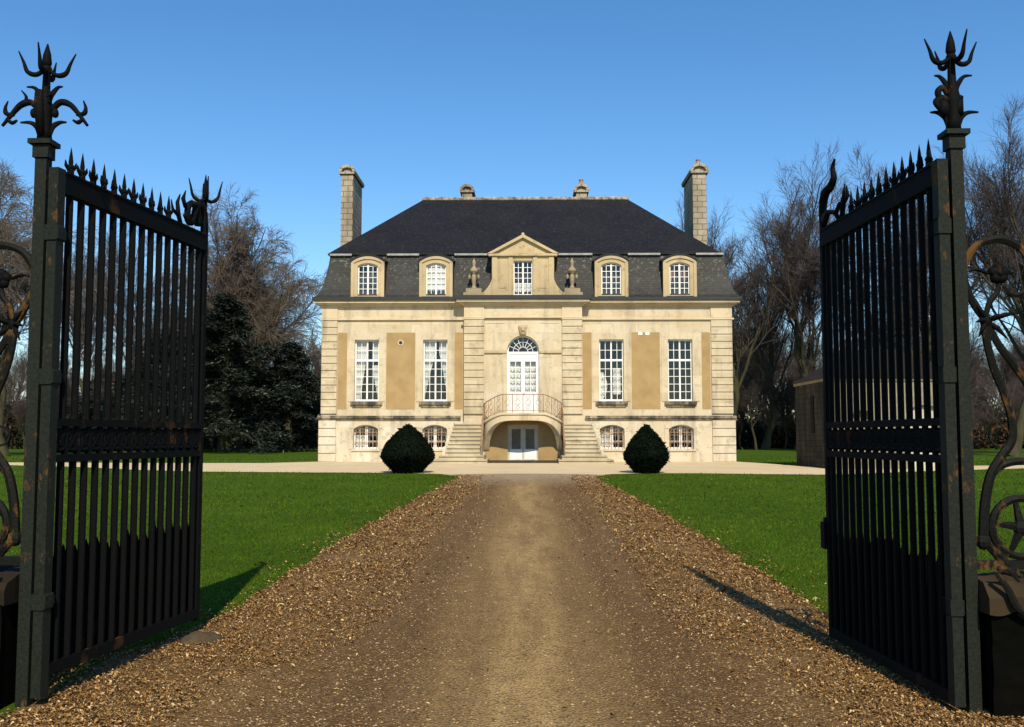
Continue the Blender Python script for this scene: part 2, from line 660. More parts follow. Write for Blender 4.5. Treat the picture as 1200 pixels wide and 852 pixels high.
# grass blades: denser close by, sparser and larger farther off
def make_grass(n):
    u = RNG.random(n)
    y = 1 / (1 / 4.8 + u * (1 / 60.0 - 1 / 4.8))
    x = (RNG.random(n) * 2 - 1) * (y * .64 + 1.5)
    ok = ~in_gravel(x + RNG.normal(size=n) * .045 * np.sign(x), y)
    ok &= ~((np.abs(x + .125 - .2) < 10.4) & (y > 47))
    ok &= ~((x > 11.7) & (x < 17.4) & (y > 38.4) & (y < 45.2))
    ok &= ~((np.abs(x) > 2.5) & (y < 5.0))
    x, y = x[ok], y[ok]
    n = len(x)
    # tufts: blades gather a little
    s = np.clip(y / 12, .75, 4.0)
    tuft = RNG.random(n) ** 2
    h = (.016 + .020 * RNG.random(n) + .012 * (tuft > .85)) * s ** .5
    wd = (.0045 + .005 * RNG.random(n)) * s
    az = RNG.random(n) * 2 * pi
    la = RNG.random(n) * 2 * pi
    lean = h * (.2 + .9 * RNG.random(n))
    z = zg_np(y) - .003
    px, py = np.cos(az) * wd, np.sin(az) * wd
    V = np.empty((n, 3, 3))
    V[:, 0] = np.stack([x - px, y - py, z], 1)
    V[:, 1] = np.stack([x + px, y + py, z], 1)
    V[:, 2] = np.stack([x + np.cos(la) * lean, y + np.sin(la) * lean, z + h], 1)
    me = np_mesh('grass', V.reshape(-1, 3), np.arange(3 * n).reshape(n, 3), 3, M['grassblade'])
    o = link('grass', me)
    o['kind'] = 'stuff'
    tag(o, 'short green mown grass covering the lawns on both sides of the drive', 'grass')


make_grass(330000)


def scatter_leaves(name, x, y, z, size, mat, curl=.5, thick=False):
    """small bent leaves: two quads folded along the middle"""
    n = len(x)
    az = RNG.random(n) * 2 * pi
    tl = (RNG.random(n) - .5) * 1.2
    a = np.stack([np.cos(az) * np.cos(tl), np.sin(az) * np.cos(tl), np.sin(tl)], 1)
    c = np.stack([-np.sin(az), np.cos(az), (RNG.random(n) - .5) * .7], 1)
    up = np.stack([np.zeros(n), np.zeros(n), np.ones(n)], 1)
    L = size * np.exp(RNG.normal(size=n) * .33)
    W = L * (.22 + .34 * RNG.random(n))
    cu = (RNG.random(n) * curl) * W
    p = np.stack([x, y, z], 1)
    V = np.empty((n, 6, 3))
    e = lambda q: q[:, None]
    V[:, 0] = p - a * e(L * .5)
    V[:, 1] = p + c * e(W * .5) - a * e(L * .12) + up * e(cu)
    V[:, 2] = p + a * e(L * .5)
    V[:, 3] = p - c * e(W * .5) + a * e(L * .05) + up * e(cu * .8)
    V[:, 4] = p + c * e(W * .42) + a * e(L * .25) + up * e(cu)
    V[:, 5] = p - c * e(W * .42) - a * e(L * .25) + up * e(cu * .9)
    base = np.arange(n)[:, None] * 6
    Fq = np.concatenate([base + np.array([[0, 2, 4, 1]]), base + np.array([[0, 5, 3, 2]])], 0)
    return np_mesh(name, V.reshape(-1, 3), Fq, 4, mat)


def sample_strip(n, ymin, ymax):
    u = RNG.random(n)
    return 1 / (1 / ymin + u * (1 / ymax - 1 / ymin))


def make_litter():
    n = 135000
    y = sample_strip(n, 4.3, 33)
    side = np.where(RNG.random(n) < .5, -1, 1)
    yq = np.clip(y, -8, 34.2)
    edge = np.where(side < 0, np.interp(yq, np.arange(-8, 34.4, .2), EL), np.interp(yq, np.arange(-8, 34.4, .2), ER))
    t = RNG.random(n)
    # mostly along the edge, fading towards the wheel tracks, a few on the grass
    wdt = np.clip(1.35 - y * .022, .55, 1.3)
    off = np.where(t < .80, RNG.random(n) ** 1.7 * wdt * 1.25, np.where(t < .96, RNG.exponential(.8, n), -RNG.exponential(.22, n)))
    x = edge - side * off
    # patches
    keep = np.array([noise.noise((a * 1.1, c * 1.1, 4)) + .75 > RNG.random() * 1.0 for a, c in zip(x, y)])
    keep &= RNG.random(len(x)) < np.clip((np.abs(x) - .1) / 1.4, .04, 1)
    keep &= ~((np.abs(x) > 2.92) & (y > 5.5) & (y < 6.15))
    keep &= ~((np.abs(x + .2) > 2.56) & (np.abs(x + .2) < 2.75) & (np.abs(y - 5.72) < .1))
    x, y = x[keep], y[keep]
    z = zg_np(y) + .012 + .035 * (1 - (np.abs(x) / 2.7) ** 2).clip(0, 1) + RNG.random(len(x)) * .014
    me = scatter_leaves('leaf_litter', x, y, z, .0215 * np.clip(y / 9, .85, 2.4) ** .7, M['litter'], .9)
    o = link('leaf_litter', me)
    o['kind'] = 'stuff'
    tag(o, 'dry curled brown leaf litter along both edges of the drive', 'leaf litter')


make_litter()


def make_pebbles():
    n = 30000
    y = sample_strip(n, 4.3, 33)
    x = (RNG.random(n) * 2 - 1) * 2.45
    p = np.where(np.abs(x) < .6, .35, np.where(np.abs(x) > 1.3, 1.0, .8))
    k = RNG.random(n) < p
    x, y = x[k], y[k]
    n = len(x)
    r = (.0025 + .007 * RNG.random(n) ** 3.2) * np.clip(y / 9, .9, 2.2) ** .6
    z = zg_np(y) + .008 + .035 * (1 - (np.abs(x) / 2.7) ** 2)
    dirs = np.array([(1, 0, 0), (0, 1, 0), (-1, 0, 0), (0, -1, 0), (0, 0, .75), (0, 0, -.6)])
    rot = RNG.random(n) * 2 * pi
    jit = 1 + (RNG.random((n, 6)) - .5) * .7
    V = np.empty((n, 6, 3))
    for i, d in enumerate(dirs):
        dx = d[0] * np.cos(rot) - d[1] * np.sin(rot)
        dy = d[0] * np.sin(rot) + d[1] * np.cos(rot)
        q = r * jit[:, i]
        V[:, i] = np.stack([x + dx * q * 1.3, y + dy * q, z + d[2] * q], 1)
    base = np.arange(n)[:, None] * 6
    T = [(0, 1, 4), (1, 2, 4), (2, 3, 4), (3, 0, 4)]
    Fq = np.concatenate([base + np.array([t]) for t in T], 0)
    me = np_mesh('pebbles', V.reshape(-1, 3), Fq, 3, M['pebble'])
    o = link('pebbles', me)
    o['kind'] = 'stuff'
    tag(o, 'pale loose pebbles scattered over the brown drive', 'pebbles')


make_pebbles()

# ------------------------------------------------------------------ the house (local: x right, y depth from facade, z up)
HX, HY, HZ = -.125, 48.0, .34
house = thing('manor_house', 'cream limestone manor house with dark slate mansard roof at the end of the drive', 'house', (HX, HY, HZ))
XL, XR, DEPTH = -9.89, 10.22, 12.0
RX = 2.87        # half width of the central projection
RY = -.40        # its front plane
EAVE = 7.62


def arc(cx, hw, zs, zc, n=14):
    """points of a segmental arch from (cx-hw, zs) over the crown (cx, zc)"""
    r = zc - zs
    R = (hw * hw + r * r) / (2 * r)
    a0 = math.asin(min(1, hw / R))
    return [(cx + R * sin(-a0 + 2 * a0 * i / n), zc - R + R * cos(-a0 + 2 * a0 * i / n)) for i in range(n + 1)]


def wall_front(b, x0, x1, z0, z1, y, holes, depth):
    """vertical wall sheet at y with openings; hole = (xa, xb, za, zb, rise) and reveals going back by depth"""
    X = sorted({x0, x1} | {h[0] for h in holes} | {h[1] for h in holes})
    Z = sorted({z0, z1} | {h[2] for h in holes} | {h[3] for h in holes})
    for i in range(len(X) - 1):
        for k in range(len(Z) - 1):
            cx, cz = (X[i] + X[i + 1]) / 2, (Z[k] + Z[k + 1]) / 2
            if any(h[0] < cx < h[1] and h[2] < cz < h[3] for h in holes):
                continue
            b.quad((X[i], y, Z[k]), (X[i + 1], y, Z[k]), (X[i + 1], y, Z[k + 1]), (X[i], y, Z[k + 1]))
    for xa, xb, za, zb, rise in holes:
        y2 = y + depth
        zs = zb - rise
        b.quad((xa, y, za), (xa, y2, za), (xa, y2, zs), (xa, y, zs))
        b.quad((xb, y, za), (xb, y, zs), (xb, y2, zs), (xb, y2, za))
        b.quad((xa, y, za), (xb, y, za), (xb, y2, za), (xa, y2, za))
        if rise <= 0:
            b.quad((xa, y, zb), (xa, y2, zb), (xb, y2, zb), (xb, y, zb))
        else:
            pts = arc((xa + xb) / 2, (xb - xa) / 2, zs, zb)
            for (p0, q0), (p1, q1) in zip(pts, pts[1:]):
                b.quad((p0, y, q0), (p1, y, q1), (p1, y, zb), (p0, y, zb))
                b.quad((p0, y, q0), (p0, y2, q0), (p1, y2, q1), (p1, y, q1))


WX = [-7.68, -4.31, 4.33, 7.69]
MW = (2.96, 5.98)                       # main windows
HW = .60
BW = (.64, 1.80)                        # basement windows
holesL = [(x - HW, x + HW, *MW, 0) for x in WX if x < 0] + [(x - HW, x + HW, *BW, .2) for x in WX if x < 0]
holesR = [(x - HW, x + HW, *MW, 0) for x in WX if x > 0] + [(x - HW, x + HW, *BW, .2) for x in WX if x > 0]

b = MB()
for h, xa, xb in ((holesL, XL, -RX), (holesR, RX, XR)):
    wall_front(b, xa, xb, 2.1, EAVE, 0, [q for q in h if q[2] > 2], .38)
b.quad((XL, 0, 2.1), (XL, DEPTH, 2.1), (XL, DEPTH, EAVE), (XL, 0, EAVE))
b.quad((XR, 0, 2.1), (XR, 0, EAVE), (XR, DEPTH, EAVE), (XR, DEPTH, 2.1))
b.quad((XL, DEPTH, 0), (XL, DEPTH, EAVE), (XR, DEPTH, EAVE), (XR, DEPTH, 0))
b.build('wall', M['wallstone'], house)

b = MB()
for h, xa, xb in ((holesL, XL - .07, -RX), (holesR, RX, XR + .07)):
    b = MB()
    wall_front(b, xa, xb, -.3, 2.1, -.07, [q for q in h if q[2] < 2], .45)
    b.quad((xa, -.07, 2.1), (xb, -.07, 2.1), (xb, 0, 2.1), (xa, 0, 2.1))
    xs_ = xa if xa < -5 else xb
    b.quad((xs_, -.07, -.3), (xs_, DEPTH, -.3), (xs_, DEPTH, 2.1), (xs_, -.07, 2.1))
    b.build('basement_wall', M['basement'], house)

# central projection
DOOR = (-.78, .78, 2.30, 6.14, .78)
LDOOR = (-.74, .74, .10, 1.80, 0)
b = MB()
wall_front(b, -RX, RX, -.3, EAVE, RY, [DOOR, LDOOR], .4)
b.quad((-RX, RY, -.3), (-RX, RY, EAVE), (-RX, 0, EAVE), (-RX, 0, -.3))
b.quad((RX, RY, -.3), (RX, 0, -.3), (RX, 0, EAVE), (RX, RY, EAVE))
b.build('projecting_bay', M['wallstone'], house)
b = MB()
for s in (-1, 1):
    b.box(*sorted((s * .745, s * 1.86)), RY - .012, RY - .001, -.1, 1.95)
b.box(-.744, .744, RY - .012, RY - .001, 1.80, 1.95)
b.build('lower_render', M['ochre'], house)

# rusticated pilasters of the bay and quoin piers at the corners: separate courses with open joints
def courses(xa, xb, y0, y1, za, zb, hgt, name, mat, gap=.028):
    q = MB()
    n = max(1, round((zb - za) / hgt))
    h = (zb - za) / n
    for i in range(n):
        q.bevbox(xa, xb, y0, y1, za + i * h + gap / 2, za + (i + 1) * h - gap / 2, .014)
    q.build(name, mat, house)


for s in (-1, 1):
    xa, xb = sorted((s * 1.90, s * 2.88))
    courses(xa, xb, RY - .10, RY + .02, 2.30, 6.93, .36, 'rusticated_pilaster', M['ashlar'])
    q = MB()
    q.box(xa, xb, RY - .06, RY + .02, 7.05, 7.62)
    q.box(xa - .02, xb + .02, RY - .13, RY + .02, 6.93, 6.99)
    q.build('pilaster_cap', M['trim'], house)
for xa, xb in ((XL - .02, -9.14), (9.20, XR + .02)):
    courses(xa, xb, -.085, .02, 2.32, 6.93, .36, 'quoin_pier', M['ashlar'])
    q = MB()
    q.box(xa, xb, -.06, .02, 7.05, 7.62)
    q.build('quoin_frieze', M['trim'], house)
    courses(xa - (.08 if xa < 0 else 0), xb + (.08 if xa > 0 else 0), -.16, -.05, 0, 2.02, .40, 'quoin_base', M['basement'])

# string course with dark weathered top, frieze moulding
b = MB()
for xa, xb in ((XL - .14, -RX - .18), (RX + .18, XR + .14)):
    b = MB()
    b.prism([(xa, 2.03), (xb, 2.03), (xb, 2.24), (xa, 2.24)], -.14, .02)
    b.prism([(xa - .03, 2.11), (xb, 2.11), (xb, 2.19), (xa - .03, 2.19)], -.20, -.12)
    b.build('string_course', M['ledge'], house)
b = MB()
for xa, xb in ((XL - .10, -RX), (RX, XR + .10)):
    b = MB()
    b.box(xa, xb, -.11, .02, 6.945, 7.035)
    b.build('frieze_moulding', M['trim'], house)
b = MB()
b.box(-RX - .12, RX + .12, RY - .14, RY + .02, 6.995, 7.045)
b.build('frieze_moulding', M['trim'], house)

# cornice: stacked bands breaking forward round the bay
b = MB()
CP = [(.10, 7.60, 7.68), (.22, 7.68, 7.76), (.36, 7.76, 7.88)]
for o, z0, z1 in CP:
    b.box(XL - o, -RX - o, -o, DEPTH + o, z0, z1)
    b.box(RX + o, XR + o, -o, DEPTH + o, z0, z1)
    b.box(-RX - o - .001, RX + o + .001, RY - o, DEPTH + o - .01, z0 + .002, z1 + .001)
b.build('cornice', M['trim'], house)
b = MB()
b.box(XL - .43, -RX - .44, -.46, .2, 7.885, 8.05)
b.box(RX + .44, XR + .43, -.46, .2, 7.885, 8.0)
b.box(-RX - .44, RX + .44, RY - .46, .2, 7.887, 8.07)
b.box(XL - .44, XL + .1, .2, DEPTH + .46, 7.885, 8.0)
b.box(XR - .1, XR + .44, .2, DEPTH + .46, 7.885, 8.0)
b.build('gutter', M['gutter'], house)

# ochre rendered panels between the windows, stone window surrounds
b = MB()
for xa, xb in ((-9.11, -8.66), (-6.72, -5.30), (-3.36, -2.96), (2.92, 3.36), (5.32, 6.70), (8.74, 9.16)):
    b = MB()
    b.box(xa, xb, -.012, .01, 2.56, 6.33)
    b.build('render_panel', M['ochre'], house)
b = MB()
ox, oz = -6.02, 5.82
b.ring((ox, -.02, oz), .12, .035, 16, 6)
rd = b.build('round_vent', M['trim'], house)
b = MB()
b.lathe([(.085, 0), (.085, .006)], (0, 0, 0), 14)
b.v = [(ox + x, -.016 - z, oz + y) for x, y, z in b.v]
b.build('vent_hole', M['gutter'], rd)
b = MB()
for xx in (5.75, 6.10):
    b = MB()
    b.box(xx - .1, xx + .1, -.03, 0, 6.20, 6.33)
    b.build('plaster_patch', M['white'], house)


# ---- windows
def frame_mesh(cx, hw, z0, z1, y, rise=0, cols=2, rows=5, transom=None, toprows=2, mun=.028, meet=.075, fr=.065):
    b = MB()
    zs = z1 - rise
    d = .06
    b.box(cx - hw, cx - hw + fr, y, y + d, z0, zs)
    b.box(cx + hw - fr, cx + hw, y, y + d, z0, zs)
    b.box(cx - hw + fr, cx + hw - fr, y, y + d, z0, z0 + fr * 1.3)
    if rise > 0:
        o = arc(cx, hw, zs, z1, 12)
        i = arc(cx, hw - fr, zs, z1 - fr, 12)
        for k in range(12):
            b.prism([i[k], i[k + 1], o[k + 1], o[k]], y, y + d)
    else:
        b.box(cx - hw + fr, cx + hw - fr, y, y + d, z1 - fr, z1)
    topz = (zs if rise > 0 else z1 - fr)
    zin = z1 - fr - (rise * .15 if rise > 0 else 0)
    b.box(cx - meet / 2, cx + meet / 2, y - .012, y + d, z0 + fr * 1.3, zin)
    segs = [(z0 + fr * 1.3, topz, rows)]
    if transom:
        b.box(cx - hw + fr, cx - meet / 2, y - .006, y + d, transom - .05, transom + .05)
        b.box(cx + meet / 2, cx + hw - fr, y - .006, y + d, transom - .05, transom + .05)
        segs = [(z0 + fr * 1.3, transom - .05, rows), (transom + .05, topz, toprows)]
    for s in (-1, 1):
        xa = cx + s * meet / 2
        xb = cx + s * (hw - fr)
        xs_ = [xa + (xb - xa) * k / cols for k in range(1, cols)]
        for za, zb, r in segs:
            for q in xs_:
                b.box(q - mun / 2, q + mun / 2, y + .012, y + .045, za, zb if rise == 0 else zb + rise * .8)
            for k in range(1, r + (1 if rise > 0 else 0)):
                zz = za + (zb - za) * k / r
                x0, x1 = sorted((xa, xb))
                b.box(x0, x1, y + .015, y + .042, zz - mun / 2, zz + mun / 2)
    return b


def glass_mesh(cx, hw, z0, z1, y, rise=0):
    b = MB()
    if rise > 0:
        b.add([(x, y, z) for x, z in [(cx - hw, z0), (cx + hw, z0)] + arc(cx, hw, z1 - rise, z1, 12)[::-1]],
              [tuple(range(15))])
    else:
        b.quad((cx - hw, y, z0), (cx + hw, y, z0), (cx + hw, y, z1), (cx - hw, y, z1))
    return b


def drape(b, xa_f, xb_f, z0, z1, y, folds=5, amp=.035, n=24, m=14):
    """hanging cloth between two edge curves x(z)"""
    base = len(b.v)
    for j in range(m + 1):
        z = z0 + (z1 - z0) * j / m
        xa, xb = xa_f(z), xb_f(z)
        for i in range(n + 1):
            t = i / n
            b.v.append((xa + (xb - xa) * t, y + amp * sin(t * folds * 2 * pi + .4 * sin(z * 2)), z))
    for j in range(m):
        for i in range(n):
            a = base + j * (n + 1) + i
            b.f.append((a, a + 1, a + n + 2, a + n + 1))


for i, cx in enumerate(WX):
    fr = frame_mesh(cx, HW, *MW, .17, 0, 2, 5, 4.97, 2).build('window', M['white'], house)
    glass_mesh(cx, HW - .03, MW[0] + .03, MW[1] - .03, .20).build('glass', M['glass'], fr)
    q = MB()
    q.box(cx - .78, cx + .78, -.13, .16, MW[0] - .18, MW[0] - .02)
    q.box(cx - .70, cx + .70, -.07, 0, MW[0] - .30, MW[0] - .18)
    q.build('sill', M['ledge'], fr)
    # stone surround, slightly proud
    q = MB()
    q.box(cx - .92, cx - HW, -.03, 0, MW[0] - .02, 6.30)
    q.box(cx + HW, cx + .92, -.03, 0, MW[0] - .02, 6.30)
    q.box(cx - HW, cx + HW, -.03, 0, MW[1], 6.30)
    q.build('surround', M['wallstone'], fr)
    q = MB()
    z0, z1 = MW
    if i == 0:
        drape(q, lambda z: cx - HW, lambda z: cx - .02 - .34 * min(1, max(0, (z1 - .75 - z) / 2.2)) ** .9, z0, z1, .33)
        drape(q, lambda z: cx + .22 + .30 * min(1, max(0, (4.6 - z) / 1.6)), lambda z: cx + HW, z0, 4.75, .35)
        drape(q, lambda z: cx + .22, lambda z: cx + HW, 5.02, z1, .35, 4)
        q.build('curtain', M['curtain'], fr)
    elif i == 1:
        drape(q, lambda z: cx - HW, lambda z: cx + .02 - .56 * min(1, max(0, (5.3 - z) / 2.2)) ** .8, z0, z1, .33)
        drape(q, lambda z: cx + .16 + .40 * min(1, max(0, (5.3 - z) / 2.2)) ** .8, lambda z: cx + HW, z0, z1, .35)
        q.build('curtain', M['curtain'], fr)
    elif i == 2:
        drape(q, lambda z: cx - HW, lambda z: cx - .40 + .22 * sin((z - 3) * 2.2), z0, 4.4, .36, 3)
        drape(q, lambda z: cx + .12, lambda z: cx + .48, 3.3, 4.6, .40, 3)
        q.build('curtain', M['curtain'], fr)
    # basement window, with iron grille in front
    fr = frame_mesh(cx, HW, *BW, .17, .2, 2, 3, None, 0, .022, .14, .05).build('basement_window', M['white'], house)
    glass_mesh(cx, HW - .03, BW[0] + .03, BW[1] - .03, .20, .2).build('glass', M['glass'], fr)
    q = MB()
    for k in range(7):
        x = cx - HW + .09 + k * (2 * HW - .18) / 6
        zt = BW[1] - .05 - .16 * (abs(x - cx) / HW) ** 2
        q.tube([(x, .06, BW[0]), (x, .06, zt)], .013, 5)
    for zz in (.95, 1.42):
        q.box(cx - HW + .005, cx + HW - .005, .045, .075, zz - .012, zz + .012)
    for k in range(6):
        x = cx - HW + .09 + (k + .5) * (2 * HW - .18) / 6
        q.ring((x, .06, 1.52), .06, .008, 10, 4)
    q.build('window_grille', M['rustrail'], fr)
    q = MB()
    o = arc(cx, HW + .22, BW[1] - .14, BW[1] + .16, 12)
    ii = arc(cx, HW, BW[1] - .2, BW[1], 12)
    for k in range(12):
        q.prism([ii[k], ii[k + 1], o[k + 1], o[k]], -.10, -.07)
    q.box(cx - HW - .22, cx - HW, -.10, -.07, BW[0] - .02, BW[1] - .2)
    q.box(cx + HW, cx + HW + .22, -.10, -.07, BW[0] - .02, BW[1] - .2)
    q.box(cx - HW - .1, cx + HW + .1, -.13, .15, BW[0] - .12, BW[0] - .022)
    q.build('surround', M['basement'], fr)
    if i in (0, 2):
        q = MB()
        drape(q, lambda z: cx - HW, lambda z: cx - .05, BW[0], 1.5 if i else 1.3, .33, 4)
        q.build('curtain', M['curtain'], fr)

# ---- entrance: arched door with fanlight
dr = MB()
y = RY + .18
za, zt, zs = 2.30, 4.98, 5.36
fw = .07
dr.box(-.78, -.78 + fw, y, y + .07, za, zs)
dr.box(.78 - fw, .78, y, y + .07, za, zs)
dr.box(-.78 + fw, .78 - fw, y, y + .07, zt, zs)
dr.box(-.70, .70, y - .03, y, zs - .14, zs - .02)
for s in (-1, 1):
    x0, x1 = sorted((s * .012, s * (.78 - fw)))
    dr.box(x0, x0 + .085, y + .005, y + .06, za, zt)
    dr.box(x1 - .085, x1, y + .005, y + .06, za, zt)
    dr.box(x0 + .085, x1 - .085, y + .005, y + .06, za, za + 1.08)     # solid lower panel
    dr.bevbox(x0 + .14, x1 - .14, y - .012, y + .006, za + .18, za + .98, .02)
    dr.box(x0 + .085, x1 - .085, y + .005, y + .06, zt - .1, zt)
    xm = (x0 + x1) / 2
    dr.box(xm - .017, xm + .017, y + .012, y + .05, za + 1.08, zt - .1)
    for k in range(1, 5):
        zz = za + 1.08 + (zt - .1 - za - 1.08) * k / 5
        dr.box(x0 + .085, x1 - .085, y + .014, y + .048, zz - .016, zz + .016)
dr.box(-.03, .03, y - .02, y + .004, za, zt)
# fanlight
o = arc(0, .78, zs, 6.14, 20)
ii = arc(0, .71, zs, 6.07, 20)
for k in range(20):
    dr.prism([ii[k], ii[k + 1], o[k + 1], o[k]], y, y + .07)
for rr in (.24, .48):
    pts = [(rr * cos(pi * k / 16), y + .03, zs + rr * sin(pi * k / 16)) for k in range(17)]
    dr.tube(pts, .018, 4)
for k in range(1, 8):
    a = pi * k / 8
    dr.tube([(.2 * cos(a), y + .03, zs + .2 * sin(a)), (.73 * cos(a), y + .03, zs + .73 * sin(a))], .018, 4)
door = dr.build('front_door', M['white'], house)
q = MB()
q.add([(x, y + .035, z) for x, z in [(-.74, za + 1.0), (.74, za + 1.0)] + arc(0, .74, zs, 6.10, 20)[::-1]], [tuple(range(23))])
q.build('glass', M['glass'], door)
q = MB()
drape(q, lambda z: -.70, lambda z: -.05, za + .9, 4.95, y + .25, 4, .03)
drape(q, lambda z: .05, lambda z: .70, za + .9, 4.4 + .5, y + .25, 5, .03)
q.build('curtain', M['curtain'], door)
q = MB()
q.blob((.05, y - .04, za + 1.0), .03)
q.build('handle', M['rustrail'], door, True)
# arch surround, impost band, keystone mask
q = MB()
o = arc(0, 1.0, 5.36, 6.36, 20)
ii = arc(0, .78, 5.36, 6.14, 20)
for k in range(20):
    q.prism([ii[k], ii[k + 1], o[k + 1], o[k]], RY - .035, RY)
q.box(-1.0, -.78, RY - .035, RY, 2.3, 5.28)
q.box(.78, 1.0, RY - .035, RY, 2.3, 5.28)
q.build('door_surround', M['wallstone'], house)
q = MB()
for s in (-1, 1):
    q = MB()
    q.box(*sorted((s * .79, s * 1.88)), RY - .09, RY + .01, 5.28, 5.40)
    q.build('impost_band', M['carved'], house)
q = MB()
q.prism([(-.14, 6.12), (.14, 6.12), (.22, 6.62), (-.22, 6.62)], RY - .14, RY)
q.blob((0, RY - .15, 6.42), .11, .9, .7, 1.1)
q.blob((-.12, RY - .12, 6.52), .06)
q.blob((.12, RY - .12, 6.52), .06)
q.blob((0, RY - .15, 6.22), .055)
q.build('keystone_carving', M['carved'], house, True)
# sunk panels left and right of the arch
for s in (-1, 1):
    q = MB()
    q.box(*sorted((s * .9, s * 1.77)), RY - .02, RY, 6.74, 6.80)
    q.box(*sorted((s * 1.77, s * 1.82)), RY - .02, RY, 5.42, 6.80)
    q.build('panel_moulding', M['trim'], house)
    q = MB()
    q.box(s * 1.75 - .02, s * 1.75 + .02, RY - .02, RY, 2.5, 5.20)
    q.build('panel_moulding', M['trim'], house)

# lower door below the balcony
dr = MB()
y = RY + .12
dr.box(-.74, -.66, y, y + .06, .10, 1.80)
dr.box(.66, .74, y, y + .06, .10, 1.80)
dr.box(-.66, .66, y, y + .06, 1.72, 1.80)
for s in (-1, 1):
    x0, x1 = sorted((s * .01, s * .66))
    dr.box(x0, x1, y + .02, y + .06, .10, 1.72)
    dr.box(x0, x0 + .1, y + .005, y + .02, .10, 1.72)
    dr.box(x1 - .1, x1, y + .005, y + .02, .10, 1.72)
    dr.box(x0 + .1, x1 - .1, y + .005, y + .02, 1.60, 1.72)
dr.box(-.05, .05, y - .012, y + .005, .10, 1.72)
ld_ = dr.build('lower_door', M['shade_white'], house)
q = MB()
for s in (-1, 1):
    q.bevbox(*sorted((s * .052, s * .652)), y - .006, y + .02, .11, .61, .012)
q.build('lit_bottom_board', M['white'], ld_)  # left white as the sunlit part below the balcony's shadow edge
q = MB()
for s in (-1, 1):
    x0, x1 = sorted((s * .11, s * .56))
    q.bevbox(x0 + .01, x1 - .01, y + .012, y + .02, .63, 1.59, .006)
q.build('door_panel', M['door_shade_grey'], ld_)

# ---- balcony: curved wall with an arched opening, sloping to the stairs at its ends
def bal_xy(t):
    """plan curve, t in -1..1"""
    a = t * pi / 2
    return 1.90 * sin(a), RY - .05 - 1.62 * cos(a) ** .9 if abs(t) < 1 else RY - .05


def bal_top(t):
    x = abs(bal_xy(t)[0])
    return 2.34 - .42 * min(1, max(0, (x - .95) / .95)) ** 1.4


def bal_bot(t):
    x = abs(bal_xy(t)[0])
    u = min(1, x / 1.9)
    return .55 + (1.98 - .55) * max(0, 1 - u ** 4.2) ** .55


NT_ = 48
TS = [-1 + 2 * i / NT_ for i in range(NT_ + 1)]
TS = [-.995 if t == -1 else .995 if t == 1 else t for t in TS]
b = MB()
for t in TS:
    x, yv = bal_xy(t)
    a = t * pi / 2
    xi, yi = x * .86, (yv - RY) * .86 + RY
    b.v += [(x, yv, bal_bot(t)), (x, yv, bal_top(t) - .10), (x * 1.03, yv - .06, bal_top(t) - .09), (x * 1.03, yv - .06, bal_top(t)),
            (xi, yi, bal_top(t)), (xi, yi, bal_bot(t))]
for i in range(NT_):
    for k in range(6):
        k2 = (k + 1) % 6
        b.f.append((i * 6 + k, (i + 1) * 6 + k, (i + 1) * 6 + k2, i * 6 + k2))
b.build('balcony', M['trim'], house)
bl = [o for o in house.children if o.name.startswith('balcony')][0]
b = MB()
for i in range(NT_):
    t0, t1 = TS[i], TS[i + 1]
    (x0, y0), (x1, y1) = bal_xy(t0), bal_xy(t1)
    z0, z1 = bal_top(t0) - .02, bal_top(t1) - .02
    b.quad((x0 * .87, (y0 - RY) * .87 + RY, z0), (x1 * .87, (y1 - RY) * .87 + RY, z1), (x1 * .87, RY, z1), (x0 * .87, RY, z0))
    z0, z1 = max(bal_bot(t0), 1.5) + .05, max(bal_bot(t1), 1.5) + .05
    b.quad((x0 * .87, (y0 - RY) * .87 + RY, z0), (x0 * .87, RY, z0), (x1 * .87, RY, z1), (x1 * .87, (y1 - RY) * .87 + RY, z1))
b.build('balcony_floor', M['shade_stone'], bl)
b = MB()
rail, low = [], []
for t in TS:
    x, yv = bal_xy(t)
    rail.append((x, yv, bal_top(t) + .86))
    low.append((x, yv, bal_top(t) + .10))
b.tube(rail, .026, 6)
b.tube(low, .016, 5)
for k in range(0, NT_ + 1, 4):
    t = TS[k]
    x, yv = bal_xy(t)
    b.tube([(x, yv, bal_top(t)), (x, yv, bal_top(t) + .86)], .018, 5)
for k in range(2, NT_, 4):
    t = TS[k]
    x, yv = bal_xy(t)
    z = bal_top(t)
    x2, y2 = bal_xy(TS[k + 1])
    d = Vector((x2 - x, y2 - yv, 0)).normalized()
    for zz, rr in ((.48, .125), (.24, .08), (.72, .07)):
        b.tube([(x + d.x * rr * cos(a), yv + d.y * rr * cos(a), z + zz + rr * sin(a)) for a in [2 * pi * j / 14 for j in range(15)]], .015, 4)
    b.tube([(x, yv, z + .35), (x + d.x * .05, yv + d.y * .05, z + .42), (x, yv, z + .5), (x - d.x * .05, yv - d.y * .05, z + .58), (x, yv, z + .66)], .010, 4)
b.build('railing', M['rustrail'], bl)

